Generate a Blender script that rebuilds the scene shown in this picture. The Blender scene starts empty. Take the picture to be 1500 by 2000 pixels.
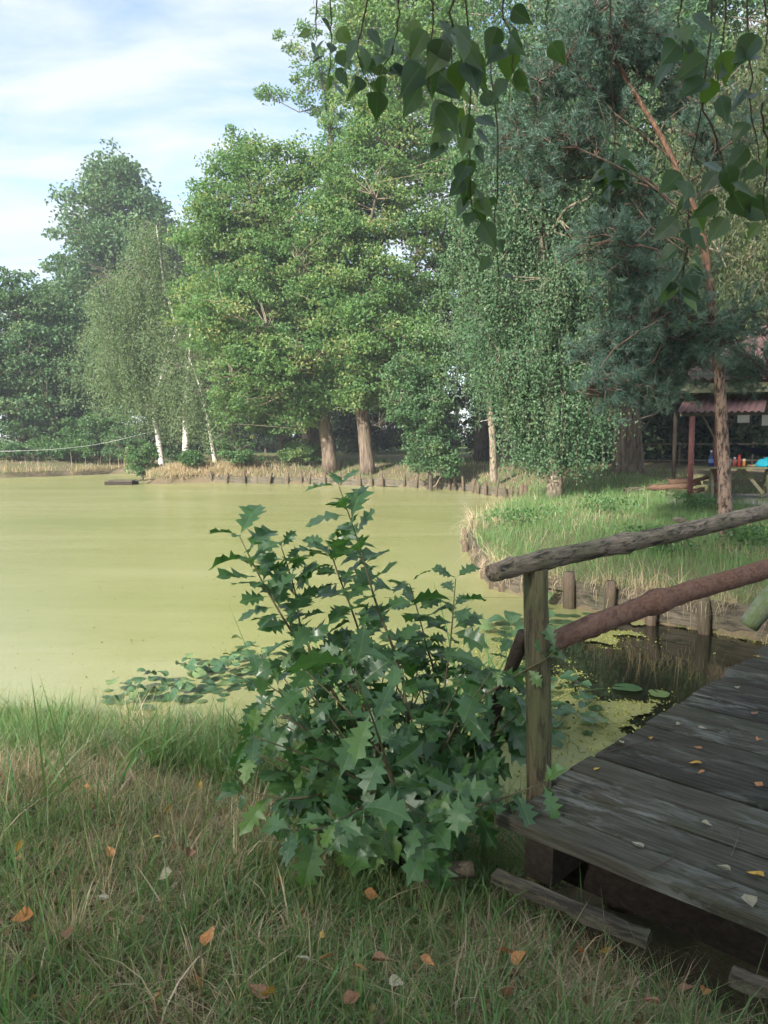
import bpy, bmesh, math
import numpy as np
from mathutils import Vector, Matrix

# ------------------------------------------------------------------ camera, sky, sun, exposure
S = bpy.context.scene
COL = S.collection
H = 1.6
HAZE = 0.0011
PITCH = math.radians(5.71)
cam = bpy.data.cameras.new('camera')
cam.sensor_fit = 'VERTICAL'; cam.sensor_height = 36.0; cam.lens = 27.0
cam.clip_start = 0.05; cam.clip_end = 3000
cam.dof.use_dof = True; cam.dof.focus_distance = 4.5; cam.dof.aperture_fstop = 12.0
cam_o = bpy.data.objects.new('camera', cam); COL.objects.link(cam_o)
cam_o.location = (0, 0, H); cam_o.rotation_euler = (math.radians(90) - PITCH, 0, 0)
S.camera = cam_o

SUN_EL = math.radians(31); SUN_AZ = math.radians(180 + 36)     # azimuth measured from +y clockwise: behind the viewer, to the left
to_sun = Vector((math.sin(SUN_AZ) * math.cos(SUN_EL), math.cos(SUN_AZ) * math.cos(SUN_EL), math.sin(SUN_EL)))
sun = bpy.data.lights.new('sun', 'SUN'); sun.energy = 4.8; sun.angle = math.radians(3.0); sun.color = (1.0, 0.955, 0.88)
sun_o = bpy.data.objects.new('sun', sun); COL.objects.link(sun_o)
sun_o.rotation_euler = to_sun.to_track_quat('Z', 'Y').to_euler()
sun_o.location = (-10, -15, 20)

W = bpy.data.worlds.new('World'); S.world = W; W.use_nodes = True
nt = W.node_tree; N = nt.nodes; L = nt.links
for n in list(N): N.remove(n)
wout = N.new('ShaderNodeOutputWorld'); bg = N.new('ShaderNodeBackground'); bg.inputs['Strength'].default_value = 0.145
sky = N.new('ShaderNodeTexSky'); sky.sky_type = 'NISHITA'; sky.sun_disc = False
sky.sun_elevation = SUN_EL; sky.sun_rotation = SUN_AZ; sky.air_density = 1.0; sky.dust_density = 0.6; sky.ozone_density = 1.5
tc = N.new('ShaderNodeTexCoord'); sep = N.new('ShaderNodeSeparateXYZ'); L.new(tc.outputs['Generated'], sep.inputs[0])
def wmath(op, a, b):
    m = N.new('ShaderNodeMath'); m.operation = op
    for i, v in enumerate((a, b)):
        if isinstance(v, (int, float)): m.inputs[i].default_value = v
        else: L.new(v, m.inputs[i])
    return m.outputs[0]
zz = wmath('ADD', wmath('MAXIMUM', sep.outputs[2], 0.0), 0.16)
comb = N.new('ShaderNodeCombineXYZ')
L.new(wmath('DIVIDE', sep.outputs[0], zz), comb.inputs[0]); L.new(wmath('DIVIDE', sep.outputs[1], zz), comb.inputs[1])
mp = N.new('ShaderNodeMapping'); mp.inputs['Rotation'].default_value = (0, 0, math.radians(-38)); mp.inputs['Scale'].default_value = (0.75, 1.9, 1); mp.inputs['Location'].default_value = (0.9, 0.35, 0)
L.new(comb.outputs[0], mp.inputs[0])
cn = N.new('ShaderNodeTexNoise'); cn.inputs['Scale'].default_value = 2.3; cn.inputs['Detail'].default_value = 9; cn.inputs['Roughness'].default_value = 0.56; cn.inputs['Distortion'].default_value = 0.35
L.new(mp.outputs[0], cn.inputs['Vector'])
cr = N.new('ShaderNodeValToRGB'); cr.color_ramp.elements[0].position = 0.34; cr.color_ramp.elements[1].position = 0.60
L.new(cn.outputs[0], cr.inputs[0])
cmix = N.new('ShaderNodeMix'); cmix.data_type = 'RGBA'; cmix.inputs['B'].default_value = (2.32, 2.53, 2.73, 1)
skyb = N.new('ShaderNodeVectorMath'); skyb.operation = 'SCALE'; skyb.inputs['Scale'].default_value = 0.8; L.new(sky.outputs[0], skyb.inputs[0])
L.new(cr.outputs[0], cmix.inputs['Factor']); L.new(skyb.outputs[0], cmix.inputs['A']); L.new(cmix.outputs['Result'], bg.inputs['Color'])
L.new(bg.outputs[0], wout.inputs[0])
S.view_settings.view_transform = 'Standard'; S.view_settings.look = 'None'
S.view_settings.exposure = 1.48; S.view_settings.gamma = 1.0
S.render.engine = 'CYCLES'
S.cycles.max_bounces = 6; S.cycles.diffuse_bounces = 4; S.cycles.glossy_bounces = 2; S.cycles.transmission_bounces = 4
S.cycles.use_adaptive_sampling = True; S.cycles.adaptive_threshold = 0.025; S.cycles.adaptive_min_samples = 16; S.cycles.transparent_max_bounces = 4
S.cycles.use_denoising = True; S.cycles.denoising_prefilter = 'ACCURATE'

# ------------------------------------------------------------------ survey helpers (photo pixel + known height or distance -> world point)
def ray(px, py):
    x = (px - 750.) / 1500.; v = -(py - 1000.) / 1500.
    return np.array([x, math.cos(PITCH) + v * math.sin(PITCH), -math.sin(PITCH) + v * math.cos(PITCH)])
def P(px, py, z=0.):
    r = ray(px, py); t = (z - H) / r[2]; return np.array([r[0] * t, r[1] * t, z])
def D(px, py, y):
    r = ray(px, py); t = y / r[1]; return np.array([r[0] * t, y, H + r[2] * t])
rng = np.random.default_rng(7)
def nrm(a):
    a = np.asarray(a, float); return a / np.maximum(np.linalg.norm(a, axis=-1, keepdims=True), 1e-9)

# ------------------------------------------------------------------ mesh helpers
def make_mesh(name, V, faces, attrs=None, smooth=False, mats=None):
    """faces: list of int arrays (n,k). attrs: {name: per-vertex floats}"""
    V = np.asarray(V, np.float32); me = bpy.data.meshes.new(name)
    me.vertices.add(len(V)); me.vertices.foreach_set('co', V.ravel())
    fl = [np.asarray(f, np.int32) for f in faces if len(f)]
    tot = np.concatenate([np.full(len(f), f.shape[1], np.int32) for f in fl])
    loops = np.concatenate([f.ravel() for f in fl])
    start = np.concatenate([[0], np.cumsum(tot)[:-1]]).astype(np.int32)
    me.loops.add(len(loops)); me.loops.foreach_set('vertex_index', loops)
    me.polygons.add(len(tot)); me.polygons.foreach_set('loop_start', start); me.polygons.foreach_set('loop_total', tot)
    me.polygons.foreach_set('use_smooth', np.full(len(tot), smooth, bool))
    for k, a in (attrs or {}).items():
        at = me.attributes.new(k, 'FLOAT', 'POINT'); at.data.foreach_set('value', np.asarray(a, np.float32))
    for m in (mats or []): me.materials.append(m)
    me.update(calc_edges=True)
    return me
class MB:
    """collects pieces of ONE part"""
    def __init__(s): s.V = []; s.F = {}; s.A = []; s.B = []; s.n = 0
    def add(s, V, F, tint=None, aux=None):
        V = np.asarray(V, float)
        if not isinstance(F, list): F = [F]
        for f in F:
            f = np.asarray(f, np.int64)
            if len(f): s.F.setdefault(f.shape[1], []).append(f + s.n)
        s.V.append(V)
        s.A.append(np.full(len(V), .5) if tint is None else np.broadcast_to(np.asarray(tint, float), (len(V),)))
        s.B.append(np.zeros(len(V)) if aux is None else np.broadcast_to(np.asarray(aux, float), (len(V),)))
        s.n += len(V); return s
    def mesh(s, name, mat, smooth=False):
        return make_mesh(name, np.concatenate(s.V), [np.concatenate(f) for f in s.F.values()], {'tint': np.concatenate(s.A), 'aux': np.concatenate(s.B)}, smooth, [mat])
    def obj(s, name, mat, parent=None, smooth=False): return link(name, s.mesh(name, mat, smooth), parent)
def link(name, me, parent=None, loc=None, rot=None):
    o = bpy.data.objects.new(name, me); COL.objects.link(o)
    if parent is not None: o.parent = parent
    if loc is not None: o.location = loc
    if rot is not None: o.rotation_euler = rot
    return o
def tag(o, label=None, cat=None, group=None, kind=None):
    if label: o['label'] = label
    if cat: o['category'] = cat
    if group: o['group'] = group
    if kind: o['kind'] = kind
    return o
def empty(name, label, cat, loc=(0, 0, 0), group=None, rz=0.):
    o = bpy.data.objects.new(name, None); COL.objects.link(o); o.location = loc; o.rotation_euler = (0, 0, rz); o.empty_display_size = .2
    return tag(o, label, cat, group)
def child(name, me, parent):
    """a part whose mesh is in world coordinates, under an Empty that stands elsewhere"""
    o = link(name, me); o.parent = parent
    m = Matrix.Translation(parent.location) @ parent.rotation_euler.to_matrix().to_4x4()
    o.matrix_parent_inverse = m.inverted()
    return o
def smooth_path(pts, n):
    pts = np.asarray(pts, float)
    if len(pts) < 3:
        t = np.linspace(0, 1, n)[:, None]; return pts[0] * (1 - t) + pts[-1] * t
    p = np.vstack([2 * pts[0] - pts[1], pts, 2 * pts[-1] - pts[-2]]); m = len(pts) - 1
    out = []
    for t in np.linspace(0, m - 1e-6, n):
        i = int(t); f = t - i; a, b, c, d = p[i:i + 4]
        out.append(.5 * ((2 * b) + (-a + c) * f + (2 * a - 5 * b + 4 * c - d) * f * f + (-a + 3 * b - 3 * c + d) * f ** 3))
    return np.array(out)
def tube(pts, rad, sides=8, bump=0., cap=True, r=None):
    pts = np.asarray(pts, float); n = len(pts); rad = np.broadcast_to(np.asarray(rad, float), (n,))
    tg = nrm(np.gradient(pts, axis=0)); ref = np.array([0, 0, 1.]) if abs(tg[0][2]) < .9 else np.array([1., 0, 0])
    a = nrm(np.cross(tg, ref)); b = np.cross(tg, a)
    th = np.linspace(0, 2 * math.pi, sides, endpoint=False)
    R = rad[:, None] * np.ones(sides)
    if bump: R = R * (1 + bump * (r or rng).normal(size=R.shape))
    V = (pts[:, None] + R[..., None] * (np.cos(th)[None, :, None] * a[:, None] + np.sin(th)[None, :, None] * b[:, None])).reshape(-1, 3)
    i = np.arange(n - 1)[:, None] * sides; j = np.arange(sides)[None]; k = (j + 1) % sides
    F = [np.stack([i + j, i + k, i + sides + k, i + sides + j], -1).reshape(-1, 4)]
    if cap:
        V = np.vstack([V, pts[0], pts[-1]]); c0 = n * sides
        jj = np.arange(sides); kk = (jj + 1) % sides
        F.append(np.vstack([np.stack([np.full(sides, c0), kk, jj], -1), np.stack([np.full(sides, c0 + 1), (n - 1) * sides + jj, (n - 1) * sides + kk], -1)]))
    return V, F
def box(cx, cy, cz, sx, sy, sz, rz=0., M=None):
    v = np.array([[x, y, z] for x in (-.5, .5) for y in (-.5, .5) for z in (-.5, .5)]) * (sx, sy, sz)
    if M is not None: v = v @ np.asarray(M).T
    if rz: c, s = math.cos(rz), math.sin(rz); v = v @ np.array([[c, s, 0], [-s, c, 0], [0, 0, 1]])
    return v + (cx, cy, cz), np.array([[0, 1, 3, 2], [4, 6, 7, 5], [0, 4, 5, 1], [2, 3, 7, 6], [0, 2, 6, 4], [1, 5, 7, 3]])
def beam(p, q, w, h, segs=1, jit=0., up=(0, 0, 1)):
    """squared timber from p to q"""
    p = np.asarray(p, float); q = np.asarray(q, float); d = nrm(q - p); a = nrm(np.cross(d, up)); b = np.cross(a, d)
    V = []
    for i in range(segs + 1):
        c = p + (q - p) * i / segs
        for sa, sb in ((-1, -1), (1, -1), (1, 1), (-1, 1)):
            V.append(c + a * sa * w / 2 + b * sb * h / 2 + (rng.normal(size=3) * jit if jit else 0))
    F = []
    for i in range(segs):
        for k in range(4): F.append([i * 4 + k, i * 4 + (k + 1) % 4, i * 4 + 4 + (k + 1) % 4, i * 4 + 4 + k])
    F += [[3, 2, 1, 0], [segs * 4 + k for k in range(4)]]
    return np.array(V), np.array(F)
def lathe(profile, n=16, c=(0, 0, 0)):
    pr = np.asarray(profile, float); m = len(pr); th = np.linspace(0, 2 * math.pi, n, endpoint=False)
    V = np.stack([pr[:, 0, None] * np.cos(th), pr[:, 0, None] * np.sin(th), np.repeat(pr[:, 1, None], n, 1)], -1).reshape(-1, 3) + c
    i = np.arange(m - 1)[:, None] * n; j = np.arange(n)[None]; k = (j + 1) % n
    return V, np.stack([i + j, i + k, i + n + k, i + n + j], -1).reshape(-1, 4)
def leaf_quads(C, Lh, Wd, r, up=.4, ax=None, axw=0., tint=None, fold=.25):
    """folded lozenge leaves, two triangles each"""
    n = len(C); a = nrm(r.normal(size=(n, 3)))
    if ax is not None: a = nrm(a * (1 - axw) + np.asarray(ax) * axw)
    nn = nrm(r.normal(size=(n, 3)) * (1 - up) + np.array([0, 0, 1.]) * up * 1.6)
    b = nrm(np.cross(nn, a)); nn = np.cross(a, b)
    Lh = (np.asarray(Lh) * r.uniform(.7, 1.25, n))[:, None]; Wd = (np.asarray(Wd) * r.uniform(.75, 1.2, n))[:, None]
    V = np.empty((n, 4, 3))
    V[:, 0] = C - a * Lh * .5; V[:, 1] = C + b * Wd * .5 + nn * Wd * fold - a * Lh * .06
    V[:, 2] = C + a * Lh * .5 - nn * Wd * fold * .6; V[:, 3] = C - b * Wd * .5 + nn * Wd * fold - a * Lh * .06
    i = np.arange(n)[:, None] * 4
    F = np.vstack([i + np.array([[0, 1, 2]]), i + np.array([[0, 2, 3]])])
    t = r.uniform(0, 1, n) if tint is None else tint
    return V.reshape(-1, 3), F, np.repeat(t, 4)
def blades(B, hgt, wid, r, lean=.5, bend=.6, segs=3, az=None, tint=None):
    """tapering bent grass blades"""
    n = len(B); az = r.uniform(0, 2 * math.pi, n) if az is None else az
    h = np.stack([np.cos(az), np.sin(az), np.zeros(n)], -1); fa = az + r.normal(size=n) * .9 + math.pi / 2
    w = np.stack([np.cos(fa), np.sin(fa), np.zeros(n)], -1)
    ln = np.abs(r.normal(size=n)) * lean; bd = np.abs(r.normal(size=n)) * bend
    V = []; p = np.array(B, float); ang = ln.copy(); st = hgt / segs
    for s in range(segs + 1):
        ww = (wid * (1 - (s / segs) ** 1.6) * (1 if s else .75))[:, None]
        if s < segs: V += [p - w * ww / 2, p + w * ww / 2]
        else: V += [p.copy()]
        p = p + (h * np.sin(ang)[:, None] + np.array([0, 0, 1.]) * np.cos(ang)[:, None]) * np.asarray(st)[:, None]
        ang = ang + bd / segs * 1.5
    k = 2 * segs + 1
    V = np.stack(V, 1); i = np.arange(n)[:, None] * k
    Q = np.vstack([i + np.array([[2 * s, 2 * s + 1, 2 * s + 3, 2 * s + 2]]) for s in range(segs - 1)]) if segs > 1 else np.zeros((0, 4), int)
    T = i + np.array([[2 * segs - 2, 2 * segs - 1, 2 * segs]])
    t = r.uniform(0, 1, n) if tint is None else tint
    return V.reshape(-1, 3), [Q, T], np.repeat(t, k)

# ------------------------------------------------------------------ materials
def newmat(name):
    m = bpy.data.materials.new(name); m.use_nodes = True; nt = m.node_tree
    for n in list(nt.nodes): nt.nodes.remove(n)
    out = nt.nodes.new('ShaderNodeOutputMaterial'); return m, nt, out
class G:
    """small node-graph helper"""
    def __init__(s, nt): s.nt = nt
    def n(s, t, **k):
        o = s.nt.nodes.new('ShaderNode' + t)
        for a, v in k.items():
            if hasattr(o, a) and a not in o.inputs: setattr(o, a, v)
            else: s.set(o.inputs[a], v)
        return o
    def set(s, i, v):
        if hasattr(v, 'links') or isinstance(v, bpy.types.NodeSocket): s.nt.links.new(v, i)
        else: i.default_value = v
    def coords(s, kind='Object', scale=(1, 1, 1), rot=(0, 0, 0)):
        t = s.n('TexCoord'); m = s.n('Mapping'); s.nt.links.new(t.outputs[kind], m.inputs[0]); m.inputs['Scale'].default_value = scale; m.inputs['Rotation'].default_value = rot
        return m.outputs[0]
    def noise(s, vec, scale, detail=4, rough=.55, dist=0.):
        o = s.n('TexNoise'); s.set(o.inputs['Vector'], vec); o.inputs['Scale'].default_value = scale; o.inputs['Detail'].default_value = detail
        o.inputs['Roughness'].default_value = rough; o.inputs['Distortion'].default_value = dist; return o.outputs[0]
    def ramp(s, fac, stops):
        o = s.n('ValToRGB'); s.set(o.inputs[0], fac); e = o.color_ramp.elements
        while len(e) < len(stops): e.new(.5)
        for x, (p, c) in zip(e, stops): x.position = p; x.color = (*c, 1) if len(c) == 3 else c
        return o.outputs[0]
    def mix(s, f, a, b, mode='MIX'):
        o = s.n('Mix'); o.data_type = 'RGBA'; o.blend_type = mode
        for k, v in (('Factor', f), ('A', a), ('B', b)):
            i = [q for q in o.inputs if q.name == k and (q.type == 'VALUE' if k == 'Factor' else q.type == 'RGBA')][0]
            s.set(i, (*v, 1) if isinstance(v, tuple) and len(v) == 3 else v)
        return [q for q in o.outputs if q.type == 'RGBA'][0]
    def math(s, op, a, b=0.):
        o = s.n('Math'); o.operation = op; s.set(o.inputs[0], a); s.set(o.inputs[1], b); return o.outputs[0]
    def attr(s, name): o = s.n('Attribute'); o.attribute_name = name; return o.outputs['Fac']
    def bump(s, h, st=.3, dist=.01): o = s.n('Bump'); s.set(o.inputs['Height'], h); o.inputs['Strength'].default_value = st; o.inputs['Distance'].default_value = dist; return o.outputs[0]
    def pbr(s, col, rough=.7, spec=.4, normal=None):
        o = s.n('BsdfPrincipled'); s.set(o.inputs['Base Color'], (*col, 1) if isinstance(col, tuple) and len(col) == 3 else col); s.set(o.inputs['Roughness'], rough)
        o.inputs['Specular IOR Level'].default_value = spec
        if normal is not None: s.set(o.inputs['Normal'], normal)
        return o.outputs[0]
    def out(s, o, sh): s.nt.links.new(sh, o.inputs['Surface'])
def leaf_mat(name, stops, trans=.35, rough=.5, spec=.35, big=.4, bigcol=(.2, .17, .04), tc=1.5):
    m, nt, out = newmat(name); g = G(nt)
    c = g.ramp(g.attr('tint'), stops)
    nz = g.noise(g.coords('Object'), .55, 3)
    c = g.mix(g.math('MULTIPLY', g.ramp(nz, [(.45, (0, 0, 0)), (.75, (1, 1, 1))]), big), c, bigcol)
    p = g.pbr(c, rough, spec)
    tr = g.n('BsdfTranslucent'); sc = g.mix(1., c, (tc, tc * 1.05, tc * .55), 'MULTIPLY'); g.set(tr.inputs['Color'], sc)
    mx = g.n('MixShader'); mx.inputs[0].default_value = trans; nt.links.new(p, mx.inputs[1]); nt.links.new(tr.outputs[0], mx.inputs[2])
    g.out(out, mx.outputs[0]); return m
def bark_mat(name, a, b, scale=(6, 6, 1.2), moss=None, bumpd=.03, rough=.9):
    m, nt, out = newmat(name); g = G(nt); v = g.coords('Object', scale)
    n1 = g.noise(v, 3., 6, .65, .3); c = g.ramp(n1, [(.38, a), (.6, b)])
    n2 = g.noise(g.coords('Object'), 1.6, 4)
    if moss: c = g.mix(g.ramp(n2, [(.45, (0, 0, 0)), (.68, (.75, .75, .75))]), c, moss)
    g.out(out, g.pbr(c, rough, .2, g.bump(n1, .8, bumpd))); return m
M = {}
M['oak_leaf'] = leaf_mat('oak_foliage', [(0, (.085, .18, .064)), (.5, (.13, .235, .082)), (.85, (.19, .27, .10)), (1, (.32, .32, .14))], .42, .5, .3, .45, (.17, .235, .085))
M['alder_leaf'] = leaf_mat('alder_foliage', [(0, (.062, .135, .058)), (.7, (.095, .175, .075)), (1, (.15, .21, .09))], .3, .5, .3, .3, (.06, .1, .04))
M['birch_leaf'] = leaf_mat('birch_foliage', [(0, (.11, .17, .08)), (.7, (.155, .215, .105)), (1, (.23, .27, .15))], .4, .5, .3, .3, (.16, .21, .10))
M['wbirch_leaf'] = leaf_mat('weeping_birch_foliage', [(0, (.06, .125, .06)), (.7, (.095, .17, .082)), (1, (.17, .24, .13))], .32, .5, .3, .3, (.07, .1, .05))
M['willow_leaf'] = leaf_mat('willow_foliage', [(0, (.07, .105, .045)), (.7, (.11, .15, .06)), (1, (.18, .2, .09))], .35, .45, .4, .3, (.1, .12, .05))
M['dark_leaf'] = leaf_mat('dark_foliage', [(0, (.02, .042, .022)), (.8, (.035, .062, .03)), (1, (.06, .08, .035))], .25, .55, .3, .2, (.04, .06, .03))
M['bush_leaf'] = leaf_mat('bush_foliage', [(0, (.06, .13, .045)), (.8, (.09, .18, .06)), (1, (.14, .22, .08))], .35, .45, .4, .2, (.08, .14, .04))
M['pale_leaf'] = leaf_mat('pale_foliage', [(0, (.1, .14, .06)), (.8, (.16, .19, .08)), (1, (.24, .24, .13))], .35, .5, .3, .2, (.18, .19, .09))
M['needle'] = leaf_mat('pine_needles', [(0, (.055, .115, .085)), (.8, (.09, .155, .115)), (1, (.16, .22, .165))], .25, .45, .4, .2, (.05, .08, .06))
M['grass'] = leaf_mat('grass_blades', [(0, (.62, .51, .36)), (.18, (.50, .385, .26)), (.33, (.34, .255, .16)), (.48, (.22, .23, .10)), (.75, (.14, .22, .08)), (1, (.11, .235, .075))], .32, .5, .3, 0.)
M['oak_bark'] = bark_mat('oak_bark', (.055, .04, .03), (.22, .165, .125), (4.5, 4.5, .6), (.14, .11, .07), .1)
M['dark_bark'] = bark_mat('dark_bark', (.035, .028, .023), (.12, .095, .075), (7, 7, 1.2))
M['pine_twig'] = bark_mat('pine_twig', (.05, .036, .028), (.15, .10, .075), (7, 7, 2))
M['limb_bark'] = bark_mat('limb_bark', (.09, .075, .055), (.26, .21, .15), (7, 7, 2))
def birch_bark():
    m, nt, out = newmat('birch_bark'); g = G(nt); v = g.coords('Object', (2, 2, 9))
    n1 = g.noise(v, 1.6, 5, .6, .2); c = g.ramp(n1, [(.36, (.05, .04, .035)), (.44, (.5, .46, .4)), (.7, (.72, .69, .62))])
    g.out(out, g.pbr(c, .7, .25, g.bump(n1, .4, .02))); return m
M['birch_bark'] = birch_bark()
def pine_bark():
    m, nt, out = newmat('pine_bark'); g = G(nt); v = g.coords('Object', (5, 5, 1.6))
    n1 = g.noise(v, 4., 5, .65, .5); lo = g.ramp(n1, [(.40, (.035, .025, .02)), (.56, (.22, .155, .115))]); hi = g.ramp(n1, [(.38, (.07, .042, .03)), (.6, (.22, .125, .08))])
    sp = g.n('SeparateXYZ'); nt.links.new(g.coords('Object'), sp.inputs[0])
    f = g.ramp(g.math('MULTIPLY', sp.outputs[2], .12), [(.3, (0, 0, 0)), (.52, (1, 1, 1))])
    g.out(out, g.pbr(g.mix(f, lo, hi), .9, .15, g.bump(n1, 1., .03))); return m
M['pine_bark'] = pine_bark()
def deck_mat():
    m, nt, out = newmat('weathered_deck_board'); g = G(nt)
    oi = g.n('ObjectInfo'); add = g.n('VectorMath'); add.operation = 'ADD'
    sc = g.n('VectorMath'); sc.operation = 'SCALE'; sc.inputs['Scale'].default_value = 7.; comb = g.n('CombineXYZ')
    for i in range(3): nt.links.new(oi.outputs['Random'], comb.inputs[i])
    nt.links.new(comb.outputs[0], sc.inputs[0]); nt.links.new(g.coords('Object'), add.inputs[0]); nt.links.new(sc.outputs[0], add.inputs[1])
    def mapped(s): q = g.n('Mapping'); q.inputs['Scale'].default_value = s; nt.links.new(add.outputs[0], q.inputs[0]); return q.outputs[0]
    gr = g.noise(mapped((1.2, 28, 28)), 3., 6, .65, .6)
    c = g.ramp(gr, [(.3, (.026, .023, .017)), (.55, (.066, .059, .045)), (.8, (.115, .104, .082))])
    alg = g.noise(mapped((1.5, 3, 3)), 1.6, 5, .6)
    c = g.mix(g.ramp(alg, [(.42, (0, 0, 0)), (.7, (.8, .8, .8))]), c, (.04, .046, .022))
    li = g.noise(mapped((3.0, 11, 11)), 1.8, 8, .72, .8)
    big = g.noise(mapped((.8, 1.6, 1.6)), 1.5, 3)
    rv = g.ramp(oi.outputs['Random'], [(0, (.62, .62, .62)), (1, (1.35, 1.35, 1.3))]); c = g.mix(1., c, rv, 'MULTIPLY')
    lf = g.math('MULTIPLY', g.ramp(li, [(.47, (0, 0, 0)), (.60, (1, 1, 1))]), g.ramp(big, [(.40, (.05, .05, .05)), (.60, (1, 1, 1))]))
    c = g.mix(lf, c, (.17, .17, .15))
    g.out(out, g.pbr(c, g.ramp(gr, [(.3, (.95, .95, .95)), (.7, (.7, .7, .7))]), .22, g.bump(gr, .9, .008))); return m
M['deck'] = deck_mat()
def wood_mat(name, a, b, c2=None, along=(1.2, 14, 14), rough=.85, blotch=None, bs=7., bd=.012):
    m, nt, out = newmat(name); g = G(nt); n1 = g.noise(g.coords('Object', along), 3., 6, .65, .4); c = g.ramp(n1, [(.28, a), (.72, b)])
    if c2: c = g.mix(g.ramp(g.noise(g.coords('Object'), 2.6, 5, .65), [(.45, (0, 0, 0)), (.65, (.85, .85, .85))]), c, c2)
    if blotch: c = g.mix(g.ramp(g.noise(g.coords('Object', tuple(max(1, q * .22) for q in along)), bs, 6, .75, .6), [(.5, (0, 0, 0)), (.6, (1, 1, 1))]), c, blotch)
    g.out(out, g.pbr(c, rough, .2, g.bump(n1, .9, bd))); return m
M['grey_wood'] = wood_mat('grey_wood', (.05, .04, .03), (.20, .165, .12), (.10, .10, .06), (1.2, 20, 20), .9, (.05, .043, .033), 5.)
M['post_wood'] = wood_mat('post_wood', (.03, .026, .016), (.20, .165, .10), (.085, .095, .042), (26, 26, 1.6), .9, (.035, .032, .022), 5.)
M['stake_wood'] = wood_mat('stake_wood', (.045, .033, .024), (.18, .13, .09), (.075, .07, .04), (14, 14, 1.5))
M['rail_wood'] = wood_mat('rail_wood', (.10, .08, .06), (.36, .29, .22), (.13, .125, .07), (2.5, 30, 30), .85, (.04, .033, .026), 6.)
M['red_log'] = wood_mat('pine_log_bark', (.10, .052, .036), (.29, .155, .105), (.21, .13, .095), (9, 22, 22), .9, (.12, .065, .046), 7., .015)
M['moss_log'] = wood_mat('mossy_log', (.08, .085, .05), (.26, .28, .22), (.10, .15, .04), (5, 14, 14))
M['table_wood'] = wood_mat('table_wood', (.13, .12, .075), (.28, .26, .17), (.16, .17, .08))
M['red_paint'] = wood_mat('red_brown_paint', (.15, .055, .045), (.22, .09, .075), None, (6, 6, 2), .6)
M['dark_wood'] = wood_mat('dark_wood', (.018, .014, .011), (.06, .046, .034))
M['sawn'] = wood_mat('split_wood', (.05, .03, .02), (.17, .10, .065))
def plain(name, col, rough=.5, spec=.5, var=.25):
    m, nt, out = newmat(name); g = G(nt); n = g.noise(g.coords('Object'), 9., 4)
    c = g.ramp(n, [(.3, tuple(x * (1 - var) for x in col)), (.7, tuple(min(1, x * (1 + var)) for x in col))])
    g.out(out, g.pbr(c, rough, spec)); return m
def ground_mat():
    m, nt, out = newmat('earth'); g = G(nt); v = g.coords('Object')
    n1 = g.noise(v, 1.1, 6, .6); n2 = g.noise(v, 28., 5, .7)
    c = g.ramp(n1, [(.3, (.09, .075, .045)), (.5, (.14, .11, .065)), (.7, (.09, .11, .045))])
    c = g.mix(g.ramp(n2, [(.4, (0, 0, 0)), (.7, (.8, .8, .8))]), c, (.2, .15, .1))
    # beyond the pond the meadow is mown grass
    sp = g.n('SeparateXYZ'); nt.links.new(v, sp.inputs[0])
    far = g.ramp(g.math('MULTIPLY', sp.outputs[1], .01), [(.46, (0, 0, 0)), (.56, (1, 1, 1))])
    c = g.mix(far, c, g.ramp(n1, [(.35, (.07, .10, .03)), (.65, (.11, .15, .04))]))
    g.out(out, g.pbr(c, .95, .1, g.bump(n2, .6, .03))); return m
M['ground'] = ground_mat()
def duck_mat():
    m, nt, out = newmat('duckweed_cover'); g = G(nt)
    n1 = g.noise(g.coords('Object', (.09, .45, 1)), 1.3, 6, .6, .6); n2 = g.noise(g.coords('Object', (1, 1.8, 1)), 3.2, 6, .7); n3 = g.noise(g.coords('Object'), 55., 3, .7)
    c = g.ramp(n1, [(.3, (.235, .24, .09)), (.5, (.275, .272, .112)), (.7, (.32, .31, .15))])
    c = g.mix(g.ramp(n2, [(.56, (0, 0, 0)), (.72, (.55, .55, .55))]), c, (.21, .215, .075))
    c = g.mix(g.ramp(n3, [(.35, (.35, .35, .35)), (.6, (0, 0, 0))]), c, (.17, .18, .055))
    sk = g.noise(g.coords('Object', (.8, 2.2, 1)), 2.1, 8, .75); c = g.mix(g.ramp(sk, [(.62, (0, 0, 0)), (.70, (.7, .7, .7))]), c, (.12, .125, .05))
    g.out(out, g.pbr(c, .27, 1., g.bump(n3, .2, .004))); return m
M['duck'] = duck_mat()
M['frond'] = leaf_mat('duckweed_fronds', [(0, (.17, .19, .035)), (.7, (.27, .28, .06)), (1, (.36, .34, .1))], .2, .5, .4, 0.)
def water_mat():
    m, nt, out = newmat('dark_water'); g = G(nt); n = g.noise(g.coords('Object'), 3., 3)
    g.out(out, g.pbr((.012, .013, .007), .035, .5, g.bump(n, .04, .01))); return m
M['water'] = water_mat()
M['pad'] = leaf_mat('lily_pad', [(0, (.03, .075, .03)), (.6, (.07, .135, .055)), (1, (.16, .21, .07))], .15, .3, .6, 0.)
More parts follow.
